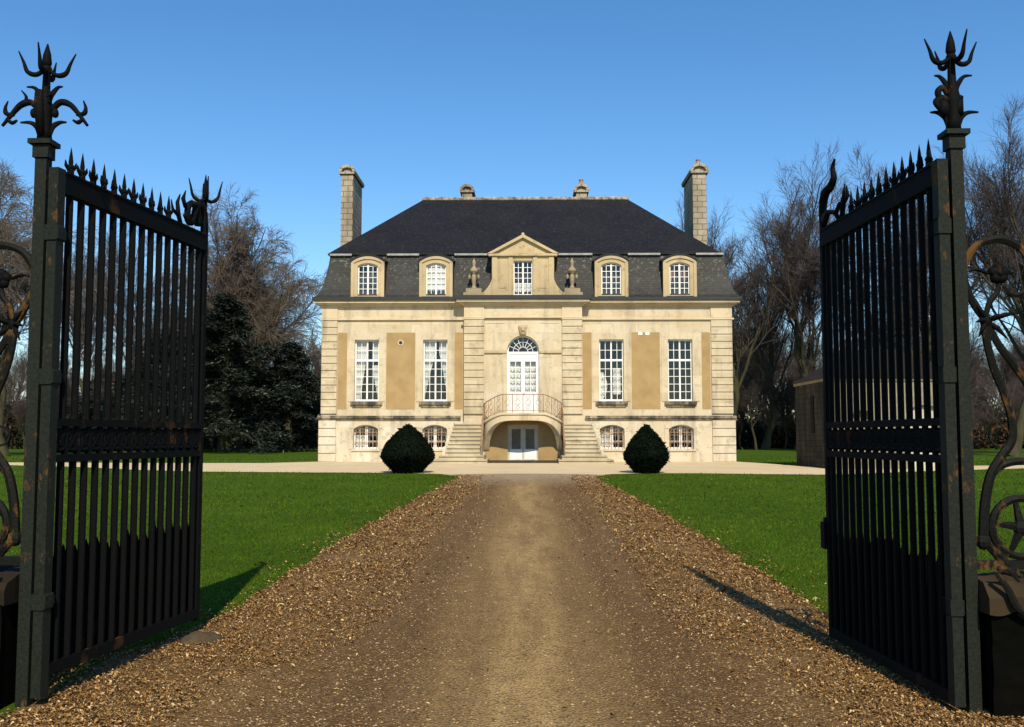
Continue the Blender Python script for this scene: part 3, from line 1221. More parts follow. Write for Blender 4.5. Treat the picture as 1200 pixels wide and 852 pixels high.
# ---- twin stairs descending towards the drive
for s in (-1, 1):
    b = MB()
    n = 10
    for k in range(n):
        z1 = 1.84 * (1 - k / n)
        z0 = z1 - 1.84 / n
        ya = RY - .35 - .29 * k
        xi = 1.93 + (.0 if k < n - 1 else -.0)
        xo = 3.30 + .035 * k
        if k >= n - 2:
            xo += .24 * (k - n + 3)
            xi -= .16 * (k - n + 3)
        xa, xb = sorted((s * xi, s * xo))
        b.box(xa, xb, ya - .29, RY - .12, z0 - (.02 if k == n - 1 else 0), z1 - .05)
        b.box(xa - .0, xb + .0, ya - .35, RY - .12, z1 - .05 + .001, z1)
    st = b.build('staircase', M['steps'], house)
    # outer stringer wall
    b = MB()
    for k in range(8):
        z1 = 1.84 * (1 - k / n) + .05
        ya = RY - .35 - .29 * k
        xo = 3.30 + .035 * k
        b.box(*sorted((s * (xo + .004), s * (xo + .13))), ya - .285, ya + (.0 if k else .2), 0, z1)
    b.build('stair_wall', M['basement'], st)
    # inner hand rail
    b = MB()
    p0 = Vector((s * 1.90, RY - .10, 1.92))
    p1 = Vector((s * 1.90, RY - 2.9, .12))
    b.tube([p0 + Vector((0, 0, .86)), p1 + Vector((0, 0, .86)), p1 + Vector((s * .02, -.12, .78)), p1 + Vector((0, -.1, .66))], .024, 6)
    b.tube([p0 + Vector((0, 0, .12)), p1 + Vector((0, 0, .12))], .016, 5)
    for k in range(9):
        p = p0.lerp(p1, k / 8)
        b.tube([p - Vector((0, 0, .1)), p + Vector((0, 0, .86))], .018, 5)
    b.build('hand_rail', M['rustrail'], st)
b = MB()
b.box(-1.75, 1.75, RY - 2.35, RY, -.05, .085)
b.build('door_step', M['shade_stone'], house)  # step coloured dark for the shade under the balcony

# ---- interior: floors, partition, so the windows look into rooms
b = MB()
b.box(XL + .42, XR - .42, .45, DEPTH - .4, 2.05, 2.12)
b.box(XL + .42, XR - .42, .45, DEPTH - .4, 7.30, 7.36)
b.box(XL + .42, XR - .42, 5.2, 5.3, -.2, 7.30)
b.box(XL + .02, XL + .4, .40, DEPTH - .02, -.2, 7.59)
b.box(XR - .4, XR - .02, .40, DEPTH - .02, -.2, 7.59)
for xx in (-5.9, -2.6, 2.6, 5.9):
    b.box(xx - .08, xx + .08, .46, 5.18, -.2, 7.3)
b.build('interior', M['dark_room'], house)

# ---- roof
PROF = [(-.44, 8.0), (-.24, 8.16), (-.06, 8.52), (.10, 9.10), (.22, 9.75), (.29, 10.28)]
b = MB()
cs = []
for o, z in PROF:
    cs.append([(XL + o, o, z), (XR - o, o, z), (XR - o, DEPTH - o, z), (XL + o, DEPTH - o, z)])
for r in cs:
    b.v += r
for i in range(len(PROF) - 1):
    for k in range(4):
        k2 = (k + 1) % 4
        b.f.append((i * 4 + k, i * 4 + k2, (i + 1) * 4 + k2, (i + 1) * 4 + k))
mans = b.build('mansard_roof', M['mansard'], house)
o = .17
zt = 10.30
RZ = 14.43
rl, rr = -5.60, 5.82
b = MB()
b.v = [(XL + o, o, zt), (XR - .45, o, zt), (XR - .45, DEPTH - o, zt), (XL + o, DEPTH - o, zt), (rl, 6, RZ), (rr, 6, RZ),
       (XL + o, o, zt - .05), (XR - .45, o, zt - .05), (XR - .45, DEPTH - o, zt - .05), (XL + o, DEPTH - o, zt - .05)]
b.f = [(0, 1, 5, 4), (1, 2, 5), (2, 3, 4, 5), (3, 0, 4), (0, 6, 7, 1), (1, 7, 8, 2), (2, 8, 9, 3), (3, 9, 6, 0)]
up_roof = b.build('upper_roof', M['slate'], house)
b = MB()
x = rl - .05
while x < rr:
    b.tube([(x, 6, RZ + .03), (x + .36, 6, RZ + .03)], [.125, .135], 8)
    x += .385
b.build('ridge_tiles', M['ridge'], up_roof)
b = MB()
for xa, xb in ((XL + .28, -8.52), (-6.76, -5.16), (-3.40, -1.70), (1.70, 3.44), (5.20, 6.80), (8.56, XR - .30)):
    b = MB()
    b.box(xa, xb, .13, .30, 10.20, 10.295)
    b.build('lead_flashing', M['lead'], mans)

# ---- dormers
DXS = [-7.63, -4.27, 4.33, 7.67]
for i, cx in enumerate(DXS):
    yf = -.34
    b = MB()
    hw, zc, zs = .80, 10.02, 9.80
    wall_front(b, cx - hw, cx + hw, 8.02, zs, yf, [], .3)
    b = MB()
    wh = .49
    hole = (cx - wh, cx + wh, 8.12, 9.74, .14)
    # front: below the arch line by grid, the segment on top by strip
    wall_front(b, cx - hw, cx + hw, 8.02, 9.76, yf, [hole], .3)
    pts = arc(cx, hw, 9.76, 10.03, 16)
    for (p0, q0), (p1, q1) in zip(pts, pts[1:]):
        b.quad((p0, yf, 9.76), (p1, yf, 9.76), (p1, yf, q1), (p0, yf, q0))
        b.quad((p0, yf, q0), (p1, yf, q1), (p1, yf + .25, q1), (p0, yf + .25, q0))
    b.quad((cx - hw, yf, 8.02), (cx - hw, yf, 9.76), (cx - hw, yf + .25, 9.76), (cx - hw, yf + .25, 8.02))
    b.quad((cx + hw, yf, 8.02), (cx + hw, yf + .25, 8.02), (cx + hw, yf + .25, 9.76), (cx + hw, yf, 9.76))
    # raised outer moulding
    o_ = arc(cx, hw + .02, 9.76, 10.06, 16)
    i_ = arc(cx, hw - .13, 9.74, 9.93, 16)
    for k in range(16):
        b.prism([i_[k], i_[k + 1], o_[k + 1], o_[k]], yf - .06, yf - .001)
    b.box(cx - hw - .02, cx - hw + .13, yf - .05, yf - .001, 8.03, 9.75)
    b.box(cx + hw - .13, cx + hw + .02, yf - .05, yf - .001, 8.03, 9.75)
    d = b.build('dormer', M['carved'], house)
    b = MB()
    o_ = arc(cx, hw + .10, 9.84, 10.19, 16)
    i_ = arc(cx, hw + .021, 9.76, 10.062, 16)
    for k in range(16):
        b.prism([i_[k], i_[k + 1], o_[k + 1], o_[k]], yf + .0, yf + .12)
    for (p0, q0), (p1, q1) in zip(o_, o_[1:]):
        b.quad((p0, yf + .10, q0), (p1, yf + .10, q1), (p1 * 1.0 + (cx - p1) * -.10, 1.5, q1 + .22), (p0 + (cx - p0) * -.10, 1.5, q0 + .22))
    for s in (-1, 1):
        b.quad((cx + s * (hw + .05), yf + .12, 8.02), (cx + s * (hw + .05), yf + .12, 9.74), (cx + s * (hw + .10), 1.5, 9.95), (cx + s * (hw + .10), 1.5, 8.02))
        b.quad((cx + s * (hw - .01), yf + .12, 8.02), (cx + s * (hw - .01), yf + .12, 9.74), (cx + s * (hw + .05), yf + .12, 9.74), (cx + s * (hw + .05), yf + .12, 8.02))
    b.build('dormer_roof', M['slate'], d)
    frame_mesh(cx, wh, 8.12, 9.74, yf + .12, .14, 2, 5, None, 0, .03, .085, .055).build('dormer_window', M['white'], d)
    glass_mesh(cx, wh - .03, 8.15, 9.71, yf + .15, .13).build('dormer_glass', M['glass'], d)
    q = MB()
    if i == 0:
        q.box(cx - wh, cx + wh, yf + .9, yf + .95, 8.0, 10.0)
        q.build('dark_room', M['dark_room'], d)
        q = MB()
        drape(q, lambda z: cx + .05, lambda z: cx + .22, 8.15, 9.6, yf + .45, 2)
        q.build('curtain', M['redcurtain'], d)
    elif i == 1:
        drape(q, lambda z: cx - wh + .02, lambda z: cx + wh - .02, 8.13, 9.7, yf + .215, 5, .012)
        q.build('curtain', M['curtain'], d)
    else:
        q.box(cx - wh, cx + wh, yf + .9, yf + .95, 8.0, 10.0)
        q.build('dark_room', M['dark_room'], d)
        q = MB()
        if i == 3:
            drape(q, lambda z: cx - wh, lambda z: cx - .2, 8.15, 9.7, yf + .4, 2)
            drape(q, lambda z: cx + .12, lambda z: cx + wh, 8.15, 9.7, yf + .42, 3)
            q.build('curtain', M['redcurtain'], d)

# ---- central dormer with pediment
yf = RY - .16
hole = (-.46, .46, 8.10, 9.80, 0)
b = MB()
wall_front(b, -1.52, 1.52, 8.02, 10.02, yf, [hole], .3)
for s in (-1, 1):
    b.quad((s * 1.52, yf, 8.02), (s * 1.52, yf, 10.02), (s * 1.52, 1.4, 10.02), (s * 1.52, 1.4, 8.02))
    # volute-like flare at the foot
    pl = [(s * 1.525, 8.03)] + [(s * (1.525 + .52 * (1 - sin(k / 10 * pi / 2)) ), 8.03 + .02 + .85 * (k / 10)) for k in range(11)]
    pl2 = [(s * (1.525 + .52), 8.03)] + pl[1:]
    poly = [(s * 1.525, 8.03), (s * 2.045, 8.03)] + [(s * (1.525 + .52 * (1 - sin(k / 10 * pi / 2))), 8.13 + .85 * (k / 10)) for k in range(11)]
    b.prism(poly, yf + .02, yf + .30)
    # flat pilasters either side of the window
    b.box(*sorted((s * 1.26, s * 1.50)), yf - .05, yf - .001, 8.03, 10.0)
    b.box(*sorted((s * .50, s * .70)), yf - .05, yf - .001, 8.03, 10.0)
    b.box(*sorted((s * .80, s * 1.16)), yf - .025, yf - .001, 8.45, 9.75)
# pediment
b.box(-1.68, 1.68, yf - .14, yf + .3, 10.022, 10.13)
b.prism([(-1.50, 10.132), (1.50, 10.132), (0, 10.95)], yf, yf + .25)
for s in (-1, 1):
    b.prism([(s * 1.75, 10.132), (s * 1.50, 10.132), (0, 10.92), (0, 11.08)], yf - .17, yf + .28)
b.prism([(-.30, 10.16), (.30, 10.16), (.22, 10.34), (-.14, 10.36)], yf - .04, yf - .001)
b.blob((0, yf, 11.10), .09)
cdm = b.build('pediment_dormer', M['carved'], house)
b = MB()
for s in (-1, 1):
    b.quad((s * 1.74, yf + .1, 10.16), (0, yf + .1, 11.07), (0, 2.2, 11.07), (s * 1.74, 2.2, 10.16))
    b.quad((s * 1.55, yf + .32, 8.02), (s * 1.55, yf + .32, 10.14), (s * 1.55, 1.6, 10.14), (s * 1.55, 1.6, 8.02))
b.build('dormer_roof', M['slate'], cdm)
frame_mesh(0, .46, 8.10, 9.80, yf + .14, 0, 2, 6, None, 0, .03, .08, .05).build('dormer_window', M['white'], cdm)
glass_mesh(0, .43, 8.13, 9.77, yf + .17).build('dormer_glass', M['glass'], cdm)
b = MB()
b.box(-.5, .5, yf + 1.0, yf + 1.05, 8.0, 10.0)
b.build('dark_room', M['dark_room'], cdm)
b = MB()
drape(b, lambda z: -.44, lambda z: .44, 8.12, 8.75, yf + .4, 5, .015)
b.build('curtain', M['curtain'], cdm)

# ---- urns on the cornice
for s in (-1, 1):
    b = MB()
    b.box(s * 2.40 - .50, s * 2.40 + .50, RY - .34, RY + .30, 8.03, 8.22)
    b.box(s * 2.40 - .38, s * 2.40 + .38, RY - .30, RY + .26, 8.22, 8.42)
    u = b.build('urn_base', M['urnstone'], house)
    b = MB()
    b.lathe([(.23, 8.42), (.22, 8.48), (.14, 8.55), (.12, 8.62), (.17, 8.75), (.20, 8.95), (.17, 9.12), (.15, 9.17), (.30, 9.24), (.33, 9.30),
             (.32, 9.36), (.22, 9.44), (.13, 9.50), (.11, 9.58), (.15, 9.68), (.14, 9.78), (.06, 9.88), (.02, 9.95)], (s * 2.40, RY - .02, 0), 14)
    b.v = [(s * 2.40 + (x - s * 2.40) * .66, y, z) for x, y, z in b.v]
    b.blob((s * 2.40 - .22, RY - .02, 9.02), .09, .8, .8, 1.4)
    b.blob((s * 2.40 + .22, RY - .02, 9.02), .09, .8, .8, 1.4)
    b.build('urn', M['urnstone'], u, True)

# ---- chimneys
def chimney(x0, x1, y0, y1, z0, z1, pot=None):
    b = MB()
    r = (x1 - x0) / 2
    b.box(x0, x1, y0, y1, z0, z1 - r - .16)
    cx = (x0 + x1) / 2
    c = b.build('chimney', M['chimney'], house)
    b = MB()
    zb = z1 - r - .16
    R = r + .13
    b.box(x0 - .10, x1 + .10, y0 - .10, y1 + .10, zb, zb + .11)
    outer = [(cx + R * cos(pi - pi * k / 14), zb + .112 + R * .86 * sin(pi * k / 14)) for k in range(15)]
    b.prism(outer, y0 + .04, y1 - .04)
    inn = [(cx + (R - .15) * cos(pi - pi * k / 14), zb + .112 + (R * .86 - .14) * sin(pi * k / 14)) for k in range(15)]
    for ya, yb in ((y0 - .12, y0 + .04), (y1 - .04, y1 + .12)):
        for k in range(14):
            b.prism([inn[k], inn[k + 1], outer[k + 1], outer[k]], ya, yb)
    b.build('chimney_cap', M['chimney'], c)
    if pot:
        b = MB()
        zp = zb + .10 + R * .86
        b.lathe([(.17, -.06), (.16, .10), (.12, .14), (.11, pot - .06), (.14, pot - .04), (.13, pot)], (cx, y0 + .35, zp), 10)
        b.build('chimney_pot', M['pot'], c, True)


chimney(-9.93, -9.28, 4.55, 7.45, 9.5, 16.0)
chimney(9.20, 9.95, 4.55, 7.45, 9.5, 16.02, .34)
chimney(-3.45, -2.88, 6.35, 8.5, 13, 15.38)
chimney(2.98, 3.58, 6.35, 8.5, 13, 15.38, .36)

# ------------------------------------------------------------------ outbuilding
ob = thing('outbuilding', 'low grey stone outbuilding with tiled hip roof, right of the manor house behind the gate', 'outbuilding', (11.80, 38.6, zg(38.6)))
W, D, H = 5.5, 4.5, 3.45
b = MB()
wall_front(b, 0, W, -.1, H, 0, [(1.0, 1.75, .9, 2.3, .12), (3.2, 4.4, 0, 2.5, .15)], .3)
b.quad((W, 0, -.1), (W, 0, H), (W, D, H), (W, D, -.1))
b.quad((0, D, -.1), (W, D, -.1), (W, D, H), (0, D, H))
b.box(.02, W - .02, .32, .36, -.1, H - .1)
b.build('wall', M['outstone'], ob)
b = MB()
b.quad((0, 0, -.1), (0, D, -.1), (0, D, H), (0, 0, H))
b.build('shade_dark_side_wall', M['shaded_side'], ob)
b = MB()
b.box(-.06, W + .06, -.06, D + .06, H + .001, H + .12)
b.build('eave_moulding', M['outstone'], ob)
b = MB()
b.v = [(-.14, -.14, H + .12), (W + .14, -.14, H + .12), (W + .14, D + .14, H + .12), (-.14, D + .14, H + .12), (1.9, 2.25, H + 1.45), (3.6, 2.25, H + 1.45)]
b.f = [(0, 1, 5, 4), (1, 2, 5), (2, 3, 4, 5), (3, 0, 4), (3, 2, 1, 0)]
b.build('roof', plain('brown_tile_roof', (.030, .022, .017), (.018, .015, .012), 5, .9, .1, .5, .03), ob)
b = MB()
b.box(-.03, .0, 1.75, 2.2, 1.4, 2.95)
b.build('slit_window', M['iron'], ob)
b = MB()
b.box(3.22, 4.38, .18, .24, 0, 2.45)
b.build('door', M['shade_white'], ob)

# ------------------------------------------------------------------ trees
def bundle(polys_r, n):
    """polylines (N,k,3), radii (N,k) -> tubes with n sides, as vertex and quad arrays"""
    P, R = polys_r
    N, k, _ = P.shape
    T = np.gradient(P, axis=1)
    T /= np.linalg.norm(T, axis=2, keepdims=True) + 1e-9
    ref = np.where(np.abs(T[..., 2:3]) < .9, np.array([0, 0, 1.0]), np.array([1.0, 0, 0]))
    U = np.cross(T, ref)
    U /= np.linalg.norm(U, axis=2, keepdims=True) + 1e-9
    Vv = np.cross(U, T)
    ang = np.arange(n) * 2 * pi / n
    ring = P[:, :, None, :] + R[:, :, None, None] * (U[:, :, None, :] * np.cos(ang)[None, None, :, None] + Vv[:, :, None, :] * np.sin(ang)[None, None, :, None])
    verts = ring.reshape(-1, 3)
    base = (np.arange(N)[:, None, None] * k + np.arange(k - 1)[None, :, None]) * n
    j = np.arange(n)[None, None, :]
    j2 = (j + 1) % n
    f = np.stack([base + j, base + j2, base + n + j2, base + n + j], -1).reshape(-1, 4)
    return verts, f


def join(parts):
    V, Fq, o = [], [], 0
    for v, f in parts:
        V.append(v)
        Fq.append(f + o)
        o += len(v)
    return np.concatenate(V), np.concatenate(Fq)


def spawn(rng, P, R, m, t0, t1, ang, lenf, k, up, wob, rf, minlen=.25, droop=0.0, tp=.75):
    """children for each parent polyline"""
    N, K, _ = P.shape
    L = np.linalg.norm(np.diff(P, axis=1), axis=2).sum(1)
    t = t0 + (t1 - t0) * (np.arange(m)[None, :] + rng.random((N, m))) / m
    f = t * (K - 1)
    i = np.clip(f.astype(int), 0, K - 2)
    fr = (f - i)[..., None]
    idx = np.arange(N)[:, None]
    start = P[idx, i] * (1 - fr) + P[idx, i + 1] * fr
    T = P[idx, i + 1] - P[idx, i]
    T /= np.linalg.norm(T, axis=2, keepdims=True) + 1e-9
    rr = R[idx, i] * (1 - fr[..., 0]) + R[idx, i + 1] * fr[..., 0]
    ran = rng.normal(size=T.shape)
    ran -= (ran * T).sum(2, keepdims=True) * T
    ran /= np.linalg.norm(ran, axis=2, keepdims=True) + 1e-9
    a = np.radians(ang[0] + (ang[1] - ang[0]) * rng.random((N, m)))[..., None]
    d = T * np.cos(a) + ran * np.sin(a)
    d[..., 2] += up
    d /= np.linalg.norm(d, axis=2, keepdims=True)
    ln = np.maximum(minlen, L[:, None] * lenf * (1.15 - tp * t) * (.7 + .6 * rng.random((N, m))))
    n2 = N * m
    start, d, ln, rr = start.reshape(n2, 3), d.reshape(n2, 3), ln.reshape(n2), rr.reshape(n2)
    out = np.empty((n2, k, 3))
    out[:, 0] = start
    step = (ln / (k - 1))[:, None]
    for q in range(1, k):
        d = d + rng.normal(size=d.shape) * wob
        d[:, 2] += up * .35 - droop * q / k
        d /= np.linalg.norm(d, axis=1, keepdims=True)
        out[:, q] = out[:, q - 1] + d * step
    r0 = np.minimum(rr * .75, np.maximum(ln * rf, .006))
    rad = r0[:, None] * np.linspace(1, .35, k)[None, :]
    return out, rad


def bare_tree_meshes(seed, h=20.0, limbs=15, low=.22, ang=(28, 60), spread=.52, up=.22, twigmul=1.0, droop=0.0, twig=M['twig'], trunk_r=.34, tw=.0095, name='bare', fork=True):
    rng = np.random.default_rng(seed)
    k = 9
    z = np.linspace(0, h * .60, k)
    tr = np.zeros((1, k, 3))
    tr[0, :, 2] = z
    tr[0, 1:, :2] = np.cumsum(rng.normal(size=(k - 1, 2)) * h * .012, 0)
    trr = (trunk_r * np.linspace(1, .30, k))[None]
    trr[0, 0] *= 1.35
    l1 = spawn(rng, tr, trr, limbs, low, 1.0, ang, spread, 7, up, .13, .0125, tp=.42)
    l2 = spawn(rng, *l1, 9, .22, 1.0, (22, 55), .46, 6, up * .8, .12, .013, tp=.62)
    l3 = spawn(rng, *l2, int(9 * twigmul), .15, 1.0, (20, 50), .52, 5, up * .5, .11, .008, .7, droop, tp=.5)
    l4 = spawn(rng, *l3, 8, .15, 1.0, (18, 50), .62, 4, .05, .10, .005, .7, droop * 1.6, tp=.5)
    l4[1][:] = np.maximum(l4[1], tw * np.array([1, .8, .65, .5]))
    l3[1][:] = np.maximum(l3[1], tw * 1.15)
    tv, tf = join([bundle((tr, trr), 9), bundle(l1, 6)])
    cv, cf = join([bundle(l2, 5), bundle(l3, 3), bundle(l4, 3)])
    trunk = np_mesh(name + '_trunk', tv, tf, 4, M['bark'], True)
    crown = np_mesh(name + '_crown', cv, cf, 4, twig)
    return trunk, crown


def put_tree(meshes, x, y, s, rz, label, cat='tree', group=None, name='bare_tree', sz=1.0):
    t = thing(name, label, cat, (x, y, zg(y) - .05), rz, group)
    t.scale = (s, s, s * sz)
    link('trunk', meshes[0], t)
    link('crown', meshes[1], t)
    return t


TA = bare_tree_meshes(3, 20, 17, .34, (16, 46), .82, .22)
TB = bare_tree_meshes(8, 20, 18, .36, (18, 48), .80, .20)
TC = bare_tree_meshes(21, 20, 18, .28, (18, 52), .76, .19, twig=M['twig_grey'])
TG = bare_tree_meshes(5, 20, 22, .26, (18, 58), .78, .15, 1.25, .30, twig=M['twig_gold'], tw=.014)


def wx(px, Y):
    return (px - 616) / F_PX * Y


G = 'bare winter trees round the manor'
put_tree(TA, wx(935, 84), 84, 1.12, .3, 'tall bare tree directly right of the manor, higher than its neighbour by the chimney', group=G)
put_tree(TB, wx(848, 86), 86, 1.02, 1.9, 'bare tree rising just right of the tall right-hand chimney', group=G)
put_tree(TC, wx(895, 92), 92, .98, 4.0, 'slender bare tree between two taller ones above the right lawn', group=G)
put_tree(TB, wx(1180, 62), 62, .98, 2.7, 'large bare tree at the far right behind the scrollwork', group=G)
put_tree(TA, wx(1090, 76), 76, 1.06, 5.1, 'bare tree half hidden behind the right gate leaf', group=G)
put_tree(TC, wx(1015, 80), 80, .98, 2.2, 'bare tree seen through the right gate bars above the outbuilding', group=G)
put_tree(TB, wx(800, 104), 104, .98, .9, 'bare tree whose top shows over the roof hip left of the right chimney', group=G)
put_tree(TC, wx(1240, 70), 70, 1.02, .2, 'bare tree at the right edge behind the stone plinth', group=G)
put_tree(TG, wx(276, 88), 88, 1.08, 1.0, 'bare tree with golden brown twigs standing behind the dark cedar', group=G)
put_tree(TG, wx(300, 94), 94, .90, 4.3, 'bare golden twigged tree behind the right flank of the dark cedar', group=G)
put_tree(TG, wx(243, 92), 92, .93, 3.0, 'bare golden twigged tree behind the free end of the left gate leaf', group=G)
put_tree(TC, wx(150, 86), 86, .92, 3.3, 'bare grey tree seen through the middle bars of the left gate', group=G)
put_tree(TA, wx(85, 92), 92, .98, 1.3, 'bare tree seen through the bars next to the left gate post', group=G)
put_tree(TG, wx(2, 62), 62, .92, 5.5, 'bare golden twigged tree at the far left beyond the left gate post', group=G)
put_tree(TB, wx(372, 105), 105, .62, .4, 'small bare tree between the cedar and the left corner of the manor', group=G)
GW = 'bare trees of the wood far behind the manor'
rw = random.Random(4)
for i, px in enumerate(list(range(690, 1330, 17)) + list(range(-60, 400, 44))):
    Y = rw.uniform(112, 165)
    put_tree((TA, TB, TC)[i % 3], wx(px + rw.uniform(-9, 9), Y), Y, rw.uniform(.62, .86), rw.uniform(0, 6.28),
             'distant bare tree in the brown wood far behind the manor', group=GW)


GY = 'young bare trees along the edge of the wood'
for i, px in enumerate(list(range(850, 1340, 15)) + list(range(-60, 380, 13))):
    Y = rw.uniform(90, 110)
    q = rw.uniform(.24, .42)
    put_tree((TC, TA, TB)[i % 3], wx(px + rw.uniform(-6, 6), Y), Y, q, rw.uniform(0, 6.28),
             'young bare tree in the low brown thicket along the edge of the wood', group=GY, name='young_tree')


# cedar: tiers of flat dark foliage on spreading limbs
def cedar_meshes(seed, h, r0, tiers, name, base_z=.9):
    rng = np.random.default_rng(seed)
    k = 8
    tr = np.zeros((1, k, 3))
    tr[0, :, 2] = np.linspace(0, h * .97, k)
    tr[0, 1:, :2] = np.cumsum(rng.normal(size=(k - 1, 2)) * .06, 0)
    trr = (np.linspace(.5, .04, k))[None]
    P, R = [], []
    for i in range(tiers):
        f = (i + rng.random()) / tiers
        z = base_z + (h * .98 - base_z) * f
        L = r0 * (1 - f) ** .85 * (.55 + .75 * rng.random()) + .5
        az = i * 2.4 + rng.normal() * .4
        pts = []
        for q in range(6):
            t = q / 5
            pts.append((cos(az) * L * t, sin(az) * L * t, z + L * (.10 * t - .26 * t * t) + rng.normal() * .06))
        P.append(pts)
        R.append(np.linspace(.05 + .012 * L, .02, 6))
    P, R = np.array(P), np.array(R)
    L2 = spawn(rng, P, R, 9, .15, 1.0, (35, 70), .34, 4, -.04, .1, .012, .5)
    tv, tf = join([bundle((tr, trr), 9), bundle((P, R), 5)])
    trunk = np_mesh(name + '_trunk', tv, tf, 4, M['bark'], True)
    # sprays of foliage round the side branches
    B = np.concatenate([L2[0][:, q] * (1 - u) + L2[0][:, q + 1] * u for q in range(3) for u in (0, .33, .66)] + [P[:, q] for q in range(2, 6)])
    per = 16
    n = len(B) * per
    c = np.repeat(B, per, 0) + rng.normal(size=(n, 3)) * np.array([.26, .26, .07])
    az = rng.random(n) * 2 * pi
    ln = .16 + .34 * rng.random(n)
    wd = ln * .22
    a = np.stack([np.cos(az), np.sin(az), rng.normal(size=n) * .35 - .15], 1)
    s = np.stack([-np.sin(az), np.cos(az), rng.normal(size=n) * .5], 1)
    V = np.empty((n, 4, 3))
    V[:, 0] = c
    V[:, 1] = c + a * (ln * .55)[:, None] + s * (wd * .5)[:, None]
    V[:, 2] = c + a * ln[:, None]
    V[:, 3] = c + a * (ln * .5)[:, None] - s * (wd * .5)[:, None]
    crown = np_mesh(name + '_crown', V.reshape(-1, 3), np.arange(4 * n).reshape(n, 4), 4, M['cedar'])
    return trunk, crown


CE = cedar_meshes(2, 12.4, 7.6, 52, 'cedar')
CE2 = cedar_meshes(6, 9.0, 4.8, 42, 'fir')
GC = 'dark evergreens left of the manor'
put_tree(CE, wx(262, 76), 76, 1.0, .5, 'broad dark cedar with drooping tiers on the left lawn', group=GC, name='cedar_tree')
put_tree(CE, wx(190, 84), 84, .85, 2.5, 'dark cedar seen through the bars of the left gate leaf', group=GC, name='cedar_tree')
put_tree(CE2, wx(338, 80), 80, .98, 1.5, 'smaller dark conifer between the broad cedar and the manor', group=GC, name='conifer')
put_tree(CE2, wx(120, 90), 90, .8, 3.5, 'small dark conifer seen through the left gate near its post', group=GC, name='conifer')


# shrubs and hedge under the trees
def shrub_mesh(seed, n, rx, ry, h, mat, leaf, name):
    rng = np.random.default_rng(seed)
    u = rng.normal(size=(n, 3))
    u /= np.linalg.norm(u, axis=1, keepdims=True)
    rad = .55 + .5 * rng.random(n)
    lump = 1 + .22 * np.sin(u[:, 0] * 5 + seed) * np.cos(u[:, 2] * 6)
    c = u * (rad * lump)[:, None] * np.array([rx, ry, h * .55]) + np.array([0, 0, h * .5])
    c[:, 2] = np.abs(c[:, 2])
    az = rng.random(n) * 2 * pi
    ln = leaf * (.6 + .8 * rng.random(n))
    a = rng.normal(size=(n, 3))
    a /= np.linalg.norm(a, axis=1, keepdims=True)
    s = np.cross(a, rng.normal(size=(n, 3)))
    s /= np.linalg.norm(s, axis=1, keepdims=True)
    V = np.empty((n, 4, 3))
    V[:, 0] = c
    V[:, 1] = c + a * (ln * .5)[:, None] + s * (ln * .3)[:, None]
    V[:, 2] = c + a * ln[:, None]
    V[:, 3] = c + a * (ln * .5)[:, None] - s * (ln * .3)[:, None]
    return np_mesh(name, V.reshape(-1, 3), np.arange(4 * n).reshape(n, 4), 4, mat)


SH = [shrub_mesh(1, 2600, 2.6, 1.6, 2.4, M['holly'], .28, 'shrub_a'),
      shrub_mesh(2, 2600, 2.8, 1.5, 2.0, leafy('brown_hedge', (.030, .020, .012), (.055, .036, .020)), .26, 'shrub_b'),
      shrub_mesh(3, 2600, 2.2, 1.6, 2.9, leafy('russet_hedge', (.022, .018, .010), (.042, .030, .015)), .26, 'shrub_c')]
GS = 'dark shrubs along the far edge of the lawn'
rs = random.Random(9)
for i, px in enumerate(list(range(868, 1320, 14)) + list(range(-40, 385, 26))):
    Y = rs.uniform(94, 112)
    o = link('shrub', SH[i % 3])
    o.location = (wx(px, Y), Y, zg(Y) - .1)
    o.rotation_euler = (0, 0, rs.uniform(0, 6.28))
    q = rs.uniform(1.1, 2.0)
    o.scale = (1.1, 1.1, q)
    tag(o, 'low dark shrub in the row along the far edge of the lawn', 'shrub', GS)


